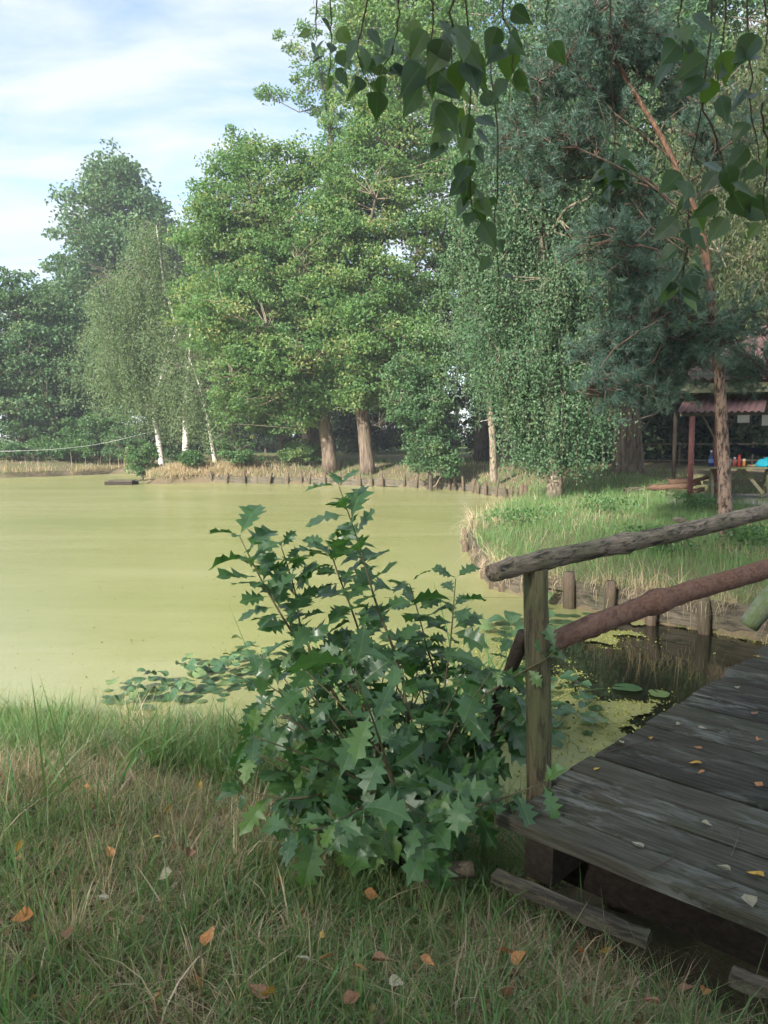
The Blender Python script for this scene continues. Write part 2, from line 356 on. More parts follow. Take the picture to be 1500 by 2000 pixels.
def redoak_mat():
    m, nt, out = newmat('red_oak_leaf'); g = G(nt); oi = g.n('ObjectInfo')
    c = g.ramp(oi.outputs['Random'], [(0, (.034, .088, .032)), (.4, (.05, .12, .042)), (.8, (.075, .16, .052)), (1, (.14, .23, .06))])
    a = g.attr('aux'); c = g.mix(g.ramp(a, [(.008, (.6, .6, .6)), (.022, (0, 0, 0))]), c, (.12, .18, .07))
    sv = g.math('FRACT', g.math('DIVIDE', g.math('SUBTRACT', g.attr('tint'), g.math('MULTIPLY', a, .33)), .115)); c = g.mix(g.ramp(sv, [(.0, (.35, .35, .35)), (.12, (0, 0, 0))]), c, (.10, .16, .065))
    nz = g.noise(g.coords('Object'), 30., 4, .6); c = g.mix(g.ramp(nz, [(.45, (0, 0, 0)), (.8, (.5, .5, .5))]), c, (.05, .075, .03))
    p = g.pbr(c, .34, .6, g.bump(nz, .3, .004)); tr = g.n('BsdfTranslucent'); g.set(tr.inputs['Color'], g.mix(1., c, (2.2, 2.6, .9), 'MULTIPLY'))
    mx = g.n('MixShader'); mx.inputs[0].default_value = .28; nt.links.new(p, mx.inputs[1]); nt.links.new(tr.outputs[0], mx.inputs[2]); g.out(out, mx.outputs[0]); return m
M['redoak'] = redoak_mat()
def hangleaf_mat():
    m, nt, out = newmat('hanging_birch_leaf'); g = G(nt); oi = g.n('ObjectInfo')
    c = g.ramp(oi.outputs['Random'], [(0, (.032, .06, .036)), (.6, (.046, .085, .04)), (1, (.085, .14, .04))])
    a = g.attr('aux'); c = g.mix(g.ramp(a, [(.008, (.4, .4, .4)), (.02, (0, 0, 0))]), c, (.12, .17, .06))
    p = g.pbr(c, .38, .5); tr = g.n('BsdfTranslucent'); g.set(tr.inputs['Color'], g.mix(1., c, (2.0, 2.3, .8), 'MULTIPLY'))
    mx = g.n('MixShader'); mx.inputs[0].default_value = .35; nt.links.new(p, mx.inputs[1]); nt.links.new(tr.outputs[0], mx.inputs[2]); g.out(out, mx.outputs[0]); return m
M['hang'] = hangleaf_mat()
M['twig'] = plain('twig_bark', (.075, .055, .04), .8, .2)
M['stem'] = plain('green_stem', (.10, .085, .045), .7, .3)

# ------------------------------------------------------------------ ground and pond
WZ = -0.45
U = np.array([.684, .7295, 0.]); VV = np.array([.7295, -.684, 0.]); C0 = np.array([.44, 2.78, .17])     # footbridge: axis, across, near-left corner
POND = np.array([(-60, 5), (-30, 4.5), (-8, 5.3), (-2.9, 5.5), (-.9, 5.2), (.15, 4.45), (.8, 4.05), (1.9, 3.1), (3.3, 1.5), (5.8, -2.4), (8.8, -1), (5.9, 3.9), (3.85, 7.5), (2.9, 8.37), (2.2, 9.05), (1.44, 10.1), (1.4, 12), (1.55, 14.2), (2.0, 17.2), (3.2, 20.5), (4.3, 22.9), (4.1, 24.6), (2.86, 28.5), (1.0, 30.2), (-3.25, 32.4), (-7.75, 33.2), (-9.9, 32.3), (-10.4, 33.2), (-10.8, 36), (-12, 40), (-14, 41), (-18.2, 36.5), (-26, 34), (-60, 31)], float)
def pond_dist(X, Y):
    """distance to the shoreline, positive on land"""
    p = np.stack([X, Y], -1); d = np.full(X.shape, 1e9); ins = np.zeros(X.shape, bool)
    for a, b in zip(POND, np.roll(POND, -1, 0)):
        ab = b - a; t = np.clip(((p - a) @ ab) / (ab @ ab), 0, 1); d = np.minimum(d, np.linalg.norm(p - a - t[..., None] * ab, axis=-1))
        c = ((a[1] > Y) != (b[1] > Y)); ins ^= c & (X < (b[0] - a[0]) * (Y - a[1]) / ((b[1] - a[1]) or 1e-9) + a[0])
    return np.where(ins, -d, d)
def sst(a, b, x): t = np.clip((x - a) / (b - a), 0, 1); return t * t * (3 - 2 * t)
def height(X, Y):
    d = pond_dist(X, Y)
    near = 1 - sst(5.2, 6.8, Y); near = near * (1 - sst(1.6, 3.4, X - .35 * np.maximum(Y, 0)))
    soft = WZ - .05 + .47 * sst(-.1, 2.2, d)
    hard = WZ - .1 + .36 * sst(-.05, .12, d) + .19 * sst(.1, 2.2, d)
    z = near * soft + (1 - near) * hard
    z = z + .34 * sst(20, 26, Y) * sst(.2, 4.0, d)
    z = z + .22 * np.exp(-(((X + 8.2) / 2.6) ** 2 + ((Y - 34.6) / 1.4) ** 2))
    z = z + (.03 * np.sin(X * 1.7 + Y * .6) * np.sin(Y * 1.3 - X * .4) + .012 * np.sin(X * 5.1 + 1) * np.sin(Y * 4.3)) * sst(.2, 1., d) * (1 - sst(40, 90, np.hypot(X, Y)))
    return np.where(d < -.1, WZ - .35 - .5 * sst(.1, 1.5, -d), z)
def hz(x, y): return float(height(np.array([x], float), np.array([y], float))[0])
def warp(t, a): return np.sinh(t * a) / math.sinh(a)
gx = 400 * warp(np.linspace(-1, 1, 230), 6.0); gy = 6 + np.concatenate([-80 * warp(np.linspace(1, 0, 45, endpoint=False), 4.5), 680 * warp(np.linspace(0, 1, 200), 5.4)])
GX, GY = np.meshgrid(gx, gy); GZ = height(GX, GY)
nx, ny = len(gx), len(gy); ii = np.arange((ny - 1))[:, None] * nx + np.arange(nx - 1)[None]
tag(link('ground', make_mesh('ground', np.stack([GX, GY, GZ], -1).reshape(-1, 3), [np.stack([ii, ii + 1, ii + nx + 1, ii + nx], -1).reshape(-1, 4)], None, True, [M['ground']])), kind='structure')
# open water under everything in the basin
wp = np.array([(-70, -6), (14, -6), (14, 60), (-70, 60)]); 
tag(link('water', make_mesh('water', np.c_[wp, np.full(4, WZ - .012)], [np.array([[0, 1, 2, 3]])], None, False, [M['water']])), kind='structure')
# duckweed: a closed cover over the pond, broken up in the inlet by the bridge
def hashn(X, Y, s):
    v = 0.; a = 1.
    for k in range(4):
        f = s * 2 ** k; v = v + a * (np.sin(X * f * 1.3 + 1.7 * k + 2.1 * np.sin(Y * f * .7 + k)) * np.sin(Y * f * 1.1 + .9 * k + 1.7 * np.sin(X * f * .8 + 2 * k))); a *= .55
    return v
OPENC = np.array([[2.55, 6.6], [3.6, 6.2], [3.0, 5.2], [4.2, 4.6], [2.0, 7.1], [3.1, 7.4]]); OPENR = np.array([1.15, 1.1, 1.2, 2.2, .7, .75])
def cover(X, Y):
    """>0 where the duckweed lies closed"""
    f = np.full(X.shape, 9.)
    for c, r in zip(OPENC, OPENR): f = np.minimum(f, (np.hypot(X - c[0], Y - c[1]) - r))
    lim = np.minimum(f, 9.) + .30 * hashn(X, Y, 2.2) + .12 * hashn(X + 5, Y, 7.)
    return lim
big = np.array([(-62, -4), (-.2, -4), (-.2, 8.4), (-62, 8.4)])
mbd = MB()
mbd.add(np.c_[[(-62, 3.), (.0, 3.), (.0, 9.6), (-62, 9.6)], np.full(4, WZ)], np.array([[0, 1, 2, 3]]))
mbd.add(np.c_[[(-62, 9.6), (10, 9.6), (10, 48), (-62, 48)], np.full(4, WZ)], np.array([[0, 1, 2, 3]]))
st = .027; X, Y = np.meshgrid(np.arange(0, 5.6, st), np.arange(3.0, 9.6 - st * .5, st)); 
keep = (cover(X + st / 2, Y + st / 2) > 0) & ~(((X - C0[0]) * VV[0] + (Y - C0[1]) * VV[1]) > .1)
xs, ys = X[keep], Y[keep]; ye = np.minimum(ys + st, 9.6)
VQ = np.stack([np.stack([xs, ys], -1), np.stack([xs + st, ys], -1), np.stack([xs + st, ye], -1), np.stack([xs, ye], -1)], 1).reshape(-1, 2)
mbd.add(np.c_[VQ, np.full(len(VQ), WZ)], np.arange(len(xs))[:, None] * 4 + np.arange(4)[None])
tag(mbd.obj('duckweed', M['duck']), 'yellow green duckweed film covering the whole pond surface', 'duckweed', kind='stuff')
r = np.random.default_rng(3); n = 60000
X = r.uniform(.2, 5., n); Y = r.uniform(3.2, 9.4, n); c = cover(X, Y); k = (r.uniform(size=n) < np.where(c > -.02, .8 * np.exp(-np.maximum(c, 0) / .55), .5 * np.exp((c + .02) * 9))) & (Y < 8) & (((X - C0[0]) * VV[0] + (Y - C0[1]) * VV[1]) < .1) & (X > .5 * (7 - Y) * .3)
X, Y = X[k], Y[k]; C = np.c_[X, Y, np.full(len(X), WZ + .004) + r.uniform(0, .012, len(X)) * (cover(X, Y) > 0)]
v, f, t = leaf_quads(C, .02, .016, r, .75, fold=.1)
tag(MB().add(v, f, t).obj('duckweed_fronds', M['frond']), 'loose duckweed fronds scattered on the dark inlet beside the footbridge', 'duckweed', kind='stuff')

r = np.random.default_rng(9); n = 1500; Y = 5.8 + 24 * r.uniform(0, 1, n) ** 1.3; X = r.uniform(-1, .35, n) * Y * .52; k = pond_dist(X, Y) < -.3; X, Y = X[k], Y[k]
v, f, t = leaf_quads(np.c_[X, Y, np.full(len(X), WZ + .006)], .022, .014, r, .9, fold=.05)
M['debris'] = plain('pond_debris', (.14, .14, .055), .8, .2, .4)
tag(MB().add(v, f, t).obj('floating_debris', M['debris']), 'dark specks of leaf debris floating on the duckweed', 'debris', kind='stuff')
# ------------------------------------------------------------------ trees
def E(px, py, rx, ry, depth, rd=None, w=1.):
    c = D(px, py, depth); s = depth / 1500.
    return (*c, rx * s, rd if rd else (rx * s + ry * s) * .5, ry * s, w)
def tree(name, label, trunk, radii, crown, style='broad', clumps=200, per=120, rc=.7, leaf=(.13, .085), lmat='oak_leaf', bmat='oak_bark', seed=1, group=None, limbs=9, from_h=.3, cat='tree', shell=2.4, strand=(.8, 2.4), sides=10, flat=.55, brmat='limb_bark', limb_r=.45):
    r = np.random.default_rng(seed); tk = np.asarray(trunk, float); tk[0, 2] = hz(tk[0, 0], tk[0, 1]) - .05
    path = smooth_path(tk, max(10, len(tk) * 4)); rad = np.interp(np.linspace(0, 1, len(path)), np.linspace(0, 1, len(radii)), radii)
    base = path[0].copy(); root = empty(name, label, cat, tuple(base), group)
    wood = MB(); br = MB(); V, F = tube(path, rad, sides, .04, True, r)
    fl = np.exp(-(V[:, 2] - base[2]) / (radii[0] * 1.6)) * .2; cx = path[0, :2] + (path[1, :2] - path[0, :2]) * 0
    V[:, :2] += (V[:, :2] - np.array([np.interp(V[:, 2], path[:, 2], path[:, i]) for i in (0, 1)]).T) * fl[:, None] if np.all(np.diff(path[:, 2]) > 0) else 0
    wood.add(V, F)
    cr = np.array(crown, float); vol = (cr[:, 3] * cr[:, 4] * cr[:, 5]) ** (2 / 3) * cr[:, 6]; pick = r.choice(len(cr), clumps, p=vol / vol.sum())
    dd = nrm(r.normal(size=(clumps, 3))); rr = r.uniform(0, 1, clumps) ** (1 / shell)
    e = cr[pick]; CC = e[:, :3] + dd * e[:, 3:6] * rr[:, None]; CC[:, 2] = np.maximum(CC[:, 2], base[2] + .35 + r.uniform(0, .4, clumps))
    spray = np.zeros(clumps, bool)
    if style == 'broad':
        spray = r.uniform(size=clumps) < .17; CC[spray] = (e[:, :3] + dd * e[:, 3:6] * r.uniform(1.02, 1.33, clumps)[:, None])[spray]; CC[:, 2] = np.maximum(CC[:, 2], base[2] + .35)
    # limbs to spread clumps, then thin branches to the nearest limb
    nodes = [p for p in path[int(len(path) * from_h):]]; nr = [q * limb_r for q in rad[int(len(path) * from_h):]]
    lim = [int(r.integers(clumps))]; dmin = np.linalg.norm(CC - CC[lim[0]], axis=1)
    for _ in range(limbs - 1): j = int(dmin.argmax()); lim.append(j); dmin = np.minimum(dmin, np.linalg.norm(CC - CC[j], axis=1))
    tn = np.array(nodes); tr_ = np.array(nr)
    for j in lim:
        q = CC[j]; hd = np.linalg.norm(tn[:, :2] - q[:2], axis=1); cost = np.abs(tn[:, 2] - (q[2] - .55 * hd)) + .2 * hd; b = int(cost.argmin()); s = tn[b]
        mid = (s + q) / 2 + np.array([0, 0, .14 * np.linalg.norm(q - s)]) + r.normal(size=3) * .06 * np.linalg.norm(q - s)
        pp = smooth_path([s, (s + mid) / 2 + r.normal(size=3) * .05 * np.linalg.norm(q - s), mid, (mid + q) / 2 + r.normal(size=3) * .05 * np.linalg.norm(q - s), q], 9)
        r0 = tr_[b]; ra = np.linspace(r0, max(.012, r0 * .16), 9); br.add(*tube(pp, ra, 6, .05, False, r)); nodes += list(pp[2:]); nr += list(ra[2:])
    ND = np.array(nodes); NR = np.array(nr)
    for j in range(clumps):
        q = CC[j]; d = np.linalg.norm(ND - q, axis=1) + 1.2 * np.maximum(0, ND[:, 2] - q[2]) * (style == 'broad'); b = int(d.argmin()); s = ND[b]
        if np.linalg.norm(q - s) < .15: continue
        m = (s + q) / 2 + r.normal(size=3) * .08 * np.linalg.norm(q - s) + np.array([0, 0, .06 * np.linalg.norm(q - s)])
        r0 = min(NR[b] * .6, .045); br.add(*tube(smooth_path([s, m, q], 5), np.linspace(max(r0, .012), .007, 5), 4, 0, False))
    fo = MB()
    if style == 'broad':
        ci = np.repeat(np.arange(clumps), np.where(spray, per // 3, per)); n = len(ci); sz = (rc * np.where(spray, r.uniform(.35, .7, clumps), r.uniform(.6, 1.35, clumps)))[ci]
        off = nrm(r.normal(size=(n, 3))) * (r.uniform(0, 1, n) ** .42)[:, None] * sz[:, None]; off[:, 2] *= flat
        Q = CC[ci] + off; Q[:, 2] += -.12 * (off[:, 0] ** 2 + off[:, 1] ** 2) / np.maximum(sz, .1)
        Q[:, 2] = np.maximum(Q[:, 2], base[2] + .1); ct = r.normal(size=clumps)[ci] * .24
        v, f, t = leaf_quads(Q, leaf[0], leaf[1], r, .5, tint=np.clip(r.beta(2, 2.6, n) + ct, 0, 1)); fo.add(v, f, t)
    elif style == 'weep':
        ns = clumps * per; ci = np.repeat(np.arange(clumps), per); S0 = CC[ci] + r.normal(size=(ns, 3)) * rc * np.array([1, 1, .5]); ln = r.uniform(*strand, ns)
        zmin = base[2] + .45 + r.uniform(0, .5, ns); ln = np.minimum(ln, np.maximum(S0[:, 2] - zmin, .1)); k = np.maximum((ln / leaf[2]).astype(int), 1); si = np.repeat(np.arange(ns), k)
        fr = np.concatenate([np.arange(a) / a for a in k]); az = r.uniform(0, 2 * math.pi, ns); dr = np.stack([np.cos(az), np.sin(az), np.zeros(ns)], -1) * (r.uniform(.05, .22, ns) * ln)[:, None]
        Q = S0[si] + dr[si] * (np.sin(fr * 1.6))[:, None] + np.array([0, 0, -1.]) * (fr * ln[si])[:, None] + r.normal(size=(len(si), 3)) * leaf[0] * .9
        ct = (r.normal(size=clumps)[ci] * .2 + r.normal(size=ns) * .1)[si]
        v, f, t = leaf_quads(Q, leaf[0], leaf[1], r, .12, ax=np.array([0, 0, -1.]), axw=.5, tint=np.clip(r.beta(2, 2.8, len(Q)) + ct, 0, 1)); fo.add(v, f, t)
        for a in np.nonzero(r.uniform(size=ns) < .09)[0]:
            pp = [S0[a] + dr[a] * math.sin(x * 1.6) + np.array([0, 0, -x * ln[a]]) for x in (0, .35, .7, 1)]; br.add(*tube(pp, [.006, .005, .004, .003], 3, 0, False))
    else:                                                     # pine: twigs set with needles
        for j in range(clumps):
            q = CC[j]; s = ND[int(np.linalg.norm(ND - q, axis=1).argmin())]; od = nrm(q - s + np.array([0, 0, .1]))
            nt_ = per; td = nrm(od * .8 + r.normal(size=(nt_, 3)) * .6 + np.array([0, 0, .3])); tl = r.uniform(.16, .34, nt_)
            m = 62; ti = np.repeat(np.arange(nt_), m); fr = r.uniform(.05, 1, nt_ * m); b0 = q + r.normal(size=(nt_, 3)) * rc
            for a in range(nt_): br.add(*tube([q + (b0[a] - q) * .1, b0[a], b0[a] + td[a] * tl[a]], [.008, .006, .003], 3, 0, False))
            B = b0[ti] + td[ti] * (fr * tl[ti])[:, None]; nd = nrm(td[ti] * .6 + nrm(r.normal(size=(len(ti), 3))) * .85); ll = r.uniform(.08, .15, len(ti))[:, None]
            wv = nrm(np.cross(nd, r.normal(size=nd.shape))) * .0046
            V = np.stack([B - wv, B + wv, B + nd * ll], 1).reshape(-1, 3); fo.add(V, np.arange(len(B) * 3).reshape(-1, 3), np.repeat(np.clip(r.beta(2, 2.5, len(B)) + r.normal() * .1, 0, 1), 3))
    child('trunk', wood.mesh('trunk', M[bmat], True), root); child('branches', br.mesh('branches', M[brmat], True), root); child('crown', fo.mesh('crown', M[lmat]), root)
    return root
def copy_tree(root, name, label, loc, rz=0., sc=1., group=None):
    o = root.copy(); o.name = name; COL.objects.link(o); o.location = loc; o.rotation_euler = (0, 0, rz); o.scale = (sc,) * 3; o['label'] = label
    if group: o['group'] = group
    for c in root.children: k = c.copy(); COL.objects.link(k); k.parent = o; k.matrix_parent_inverse = c.matrix_parent_inverse.copy()
    return o
def TR(pts, depth): return [D(a, b, depth) for a, b in pts]

# far left bank
d = 62; tree('alder_tree', 'tallest dark green tree, a dense cone against the sky at far left', TR([(225, 890), (228, 700), (230, 480), (232, 330)], d), [.5, .4, .25, .06],
    [E(228, 350, 50, 55, d, w=1.3), E(225, 430, 95, 80, d), E(250, 520, 115, 110, d), E(180, 560, 80, 90, d), E(300, 470, 50, 90, d), E(130, 640, 80, 90, d), E(240, 650, 120, 120, d), E(330, 560, 50, 120, d)], clumps=620, per=92, rc=1.55, leaf=(.33, .24), lmat='alder_leaf', bmat='dark_bark', seed=11, limbs=12)
d = 46; alder = tree('alder_tree', 'dark layered alder at the left edge behind the white line', TR([(45, 915), (48, 780), (40, 640), (20, 540)], d), [.32, .26, .16, .05],
    [E(10, 575, 45, 55, d), E(0, 680, 70, 90, d), E(70, 690, 60, 70, d), E(40, 790, 100, 60, d), E(-60, 720, 60, 120, d)], clumps=300, per=105, rc=1.0, leaf=(.22, .16), lmat='alder_leaf', bmat='dark_bark', seed=12, flat=.4)
d = 48; tree('alder_tree', 'mid green alder between the left edge tree and the drooping birch', TR([(130, 915), (132, 780), (128, 620)], d), [.3, .24, .06],
    [E(110, 640, 70, 80, d), E(150, 740, 100, 100, d), E(210, 760, 70, 110, d), E(90, 830, 80, 50, d)], clumps=300, per=105, rc=1.0, leaf=(.22, .16), lmat='alder_leaf', bmat='dark_bark', seed=13)
d = 44; tree('hazel_bush', 'wide rounded bush overhanging the straw strip on the far left bank', TR([(190, 915), (190, 880), (185, 830)], d), [.12, .09, .04],
    [E(185, 850, 65, 50, d), E(150, 870, 40, 40, d), E(235, 850, 40, 55, d)], clumps=120, per=90, rc=.5, leaf=(.14, .1), lmat='bush_leaf', bmat='dark_bark', seed=14, cat='bush', from_h=.1)
d = 43; tree('hazel_bush', 'low bush at the far left shore beside the reed stems', TR([(80, 920), (80, 890), (78, 860)], d), [.1, .08, .03], [E(85, 885, 40, 30, d), E(20, 895, 45, 22, d)], clumps=60, per=80, rc=.45, leaf=(.13, .1), lmat='bush_leaf', bmat='dark_bark', seed=15, cat='bush', from_h=.1)
for px, py, rx, ry, dd, sd, lb in ((25, 893, 50, 26, 40.5, 16, 'leafy bush at the left border hanging over the far shore'), (135, 890, 45, 30, 41.5, 17, 'bush above the reed stems left of the wide rounded bush'), (240, 880, 32, 36, 42.5, 18, 'bush between the wide rounded bush and the white birch trunk')):
    tree('hazel_bush', lb, TR([(px, py + ry), (px, py), (px, py - ry * .5)], dd), [.06, .05, .02], [E(px, py, rx, ry, dd), E(px - rx * .3, py + 8, rx * .8, ry * .6, dd)], clumps=70, per=75, rc=.42, leaf=(.14, .1), lmat='alder_leaf' if sd != 17 else 'bush_leaf', bmat='dark_bark', seed=sd, cat='bush', from_h=.02, limbs=6)
# birches on the spit
d = 37; tree('birch_tree', 'tall drooping birch with a white trunk on the straw mound', TR([(318, 918), (309, 850), (302, 790), (330, 690), (345, 640), (322, 560), (305, 440)], d), [.15, .13, .12, .10, .085, .05, .02],
    [E(295, 455, 30, 40, d, w=1.6), E(280, 530, 60, 70, d), E(250, 610, 80, 80, d), E(330, 600, 50, 90, d), E(200, 680, 60, 70, d), E(280, 700, 90, 80, d), E(300, 770, 60, 50, d)], 'weep', clumps=190, per=10, rc=.34, leaf=(.105, .07, .075), strand=(.7, 2.4), lmat='birch_leaf', bmat='birch_bark', seed=21, limbs=14)
d = 36; tree('birch_tree', 'shorter birch with a mottled white trunk right of the straw mound', TR([(364, 918), (363, 850), (362, 790), (370, 700), (372, 640)], d), [.17, .15, .12, .07, .03],
    [E(365, 740, 55, 60, d), E(385, 670, 45, 60, d), E(390, 800, 35, 40, d), E(330, 770, 35, 45, d)], 'weep', clumps=110, per=7, rc=.4, leaf=(.1, .065, .06), strand=(.6, 1.7), lmat='birch_leaf', bmat='birch_bark', seed=22)
d = 35.5; tree('birch_tree', 'thin young birch leaning left beside the rounded shrub', TR([(422, 920), (416, 880), (404, 810), (388, 750), (370, 700)], d), [.1, .085, .07, .05, .02],
    [E(415, 830, 35, 40, d), E(440, 860, 30, 35, d), E(400, 770, 30, 40, d)], 'weep', clumps=55, per=7, rc=.35, leaf=(.09, .06, .06), strand=(.4, 1.1), lmat='birch_leaf', bmat='birch_bark', seed=23)
d = 39; tree('oak_tree', 'young bright green oak leaning over the spit between birches and big oaks', TR([(470, 912), (455, 840), (435, 770), (425, 690)], d), [.2, .17, .12, .04],
    [E(400, 690, 60, 45, d), E(450, 680, 60, 55, d), E(390, 620, 40, 60, d), E(500, 740, 50, 40, d), E(430, 560, 60, 60, d)], clumps=220, per=100, rc=.6, leaf=(.15, .1), seed=24)
d = 36; tree('oak_tree', 'small slim oak with a single thin trunk on the grassy bank', TR([(550, 912), (548, 860), (545, 800), (548, 750)], d), [.1, .09, .07, .02], [E(545, 780, 45, 40, d), E(520, 820, 35, 30, d), E(580, 810, 35, 35, d)], clumps=90, per=90, rc=.5, leaf=(.14, .095), seed=25)
# the big oaks
d = 33.5; tree('oak_tree', 'large oak with a pale left-leaning trunk at the far pond edge', TR([(647, 920), (634, 830), (626, 780), (600, 690), (580, 610), (530, 470), (500, 350)], d), [.32, .285, .27, .24, .2, .13, .04],
    [E(480, 320, 70, 45, d), E(430, 400, 60, 70, d), E(520, 400, 90, 80, d), E(440, 500, 80, 80, d), E(560, 500, 90, 90, d), E(500, 600, 110, 70, d), E(470, 680, 100, 45, d, w=1.2), E(570, 720, 90, 50, d, w=1.2), E(520, 760, 60, 40, d), E(615, 765, 40, 30, d - .5), E(590, 330, 50, 50, d), E(620, 620, 60, 70, d), E(440, 600, 90, 60, d - 2), E(520, 700, 90, 60, d - 2, w=1.6), E(600, 750, 70, 50, d - .8, w=1.6), E(470, 770, 60, 50, d, w=1.4), E(640, 440, 60, 70, d - 1.5, w=1.2), E(625, 540, 60, 60, d - 1.5, w=1.2), E(400, 470, 50, 50, d, w=.7), E(380, 590, 45, 40, d, w=.7), E(575, 820, 35, 25, d - .5)], clumps=880, per=122, rc=.72, leaf=(.15, .105), seed=31, limbs=18)
d = 32.5; tree('oak_tree', 'tall oak with an upright reddish trunk and yellowing crown in the middle', TR([(719, 924), (712, 850), (704, 780), (700, 680), (720, 560), (760, 380), (790, 180), (800, 40)], d), [.31, .28, .265, .25, .22, .17, .11, .04],
    [E(780, 10, 110, 90, d, w=1.6), E(820, 120, 120, 110, d, w=1.4), E(720, 210, 70, 100, d, w=1.4), E(800, 290, 110, 110, d), E(690, 350, 70, 80, d), E(660, 470, 70, 80, d), E(770, 430, 110, 90, d), E(720, 560, 110, 70, d), E(820, 590, 80, 80, d), E(760, 680, 110, 70, d, w=1.2), E(700, 740, 60, 50, d), E(790, 760, 80, 60, d), E(900, 300, 80, 160, d), E(900, 40, 90, 90, d), E(690, 640, 80, 65, d - 1.5, w=1.5), E(750, 730, 85, 55, d - .8, w=1.6), E(820, 700, 60, 70, d - 1.5, w=1.5), E(690, 780, 28, 24, d - .6), E(640, 560, 70, 60, d - 1)], clumps=1020, per=122, rc=.7, leaf=(.15, .105), seed=32, limbs=22)
d = 40; tree('oak_tree', 'old oak with a huge dark trunk and thin crooked top above the rest', TR([(614, 905), (612, 840), (614, 700), (628, 500), (640, 350), (645, 230), (620, 120)], d), [.62, .55, .46, .34, .22, .12, .03],
    [E(650, 270, 28, 60, d, w=.8), E(590, 85, 45, 35, d, w=.45), E(620, 170, 45, 60, d, w=.5), E(528, 178, 36, 18, d, w=.7), E(640, 30, 40, 40, d, w=.4), E(700, 60, 50, 60, d, w=1.2), E(655, 170, 35, 60, d, w=.5), E(670, 420, 70, 90, d), E(600, 600, 110, 90, d), E(700, 700, 130, 70, d), E(560, 740, 110, 50, d)], clumps=500, per=85, rc=.55, leaf=(.16, .115), bmat='dark_bark', seed=33, limbs=16)
# shrub and trunks at the middle of the far bank
d = 28.5; tree('lilac_shrub', 'tall dark leafy shrub bulging over the stake wall beside the sky gap', TR([(840, 935), (842, 900), (838, 820), (830, 760)], d), [.08, .07, .05, .02],
    [E(845, 880, 45, 55, d), E(830, 800, 50, 60, d), E(795, 790, 40, 40, d), E(870, 900, 25, 35, d), E(790, 720, 45, 40, d)], clumps=190, per=95, rc=.42, leaf=(.12, .085), lmat='alder_leaf', bmat='dark_bark', seed=41, cat='shrub', from_h=.05)
d = 27; tree('birch_tree', 'slender grey birch trunk standing alone right of the sky gap', TR([(965, 930), (962, 860), (955, 780), (950, 690), (958, 560)], d), [.14, .12, .105, .09, .03], [E(945, 700, 50, 50, d), E(920, 640, 50, 60, d), E(970, 600, 60, 80, d)], 'weep', clumps=90, per=6, rc=.4, leaf=(.1, .07, .07), strand=(.6, 1.6), lmat='wbirch_leaf', bmat='limb_bark', seed=42)
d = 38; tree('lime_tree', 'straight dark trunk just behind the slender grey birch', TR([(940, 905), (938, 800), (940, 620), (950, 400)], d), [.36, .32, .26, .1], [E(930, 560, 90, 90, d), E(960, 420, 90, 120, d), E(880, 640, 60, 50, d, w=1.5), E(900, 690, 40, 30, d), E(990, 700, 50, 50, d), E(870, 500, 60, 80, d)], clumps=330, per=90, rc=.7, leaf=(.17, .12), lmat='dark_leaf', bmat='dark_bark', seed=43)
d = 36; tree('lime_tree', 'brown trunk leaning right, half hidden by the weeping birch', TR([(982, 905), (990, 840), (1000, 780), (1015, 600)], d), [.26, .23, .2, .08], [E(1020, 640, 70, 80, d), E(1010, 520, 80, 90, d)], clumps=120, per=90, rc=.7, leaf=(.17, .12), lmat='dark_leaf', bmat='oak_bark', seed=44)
# right bank
d = 20; tree('weeping_birch', 'huge weeping birch curtain hanging down to the right bank', TR([(1085, 965), (1080, 800), (1070, 600), (1050, 380), (1040, 150), (1030, -60)], d), [.2, .18, .15, .12, .08, .03],
    [E(1010, 60, 110, 120, d), E(1000, 250, 110, 130, d), E(960, 400, 80, 100, d), E(1080, 400, 110, 130, d), E(950, 560, 70, 80, d), E(1050, 580, 110, 120, d), E(1140, 600, 80, 120, d), E(1000, 700, 70, 80, d), E(1090, 740, 100, 110, d), E(1120, 850, 80, 60, d, w=1.3), E(1050, 840, 50, 60, d), E(1150, 180, 90, 140, d), E(920, 470, 40, 60, d)], 'weep', clumps=480, per=16, rc=.27, leaf=(.08, .06, .05), strand=(.3, 1.1), lmat='wbirch_leaf', bmat='limb_bark', seed=51, limbs=26)
d = 25.5; tree('oak_tree', 'thick furrowed oak trunk on the right lawn behind the weeping birch', TR([(1227, 925), (1226, 860), (1224, 760), (1222, 500), (1240, 200)], d), [.46, .44, .41, .34, .15],
    [E(1250, 650, 120, 70, d), E(1230, 500, 120, 110, d), E(1300, 420, 130, 130, d), E(1280, 200, 180, 160, d), E(1420, 100, 130, 140, d), E(1250, 0, 160, 120, d), E(1120, 680, 60, 70, d)], clumps=600, per=78, rc=.75, leaf=(.18, .125), lmat='alder_leaf', bmat='oak_bark', seed=52, limbs=16)
d = 23; tree('willow_tree', 'fine leaved willow filling the top right corner behind the pine', [(14.6, 24, 0), (14.5, 24, 4), (13.5, 24, 9), (12, 24, 14)], [.4, .34, .24, .06],
    [E(1440, 330, 110, 130, d), E(1490, 500, 100, 110, d), E(1400, 480, 80, 90, d), E(1480, 140, 110, 120, d), E(1560, 350, 100, 220, d), E(1450, 600, 70, 50, d), E(1330, 250, 60, 100, d)], 'weep', clumps=280, per=13, rc=.32, leaf=(.15, .032, .07), strand=(.4, 1.3), lmat='willow_leaf', bmat='dark_bark', seed=53, limbs=14)
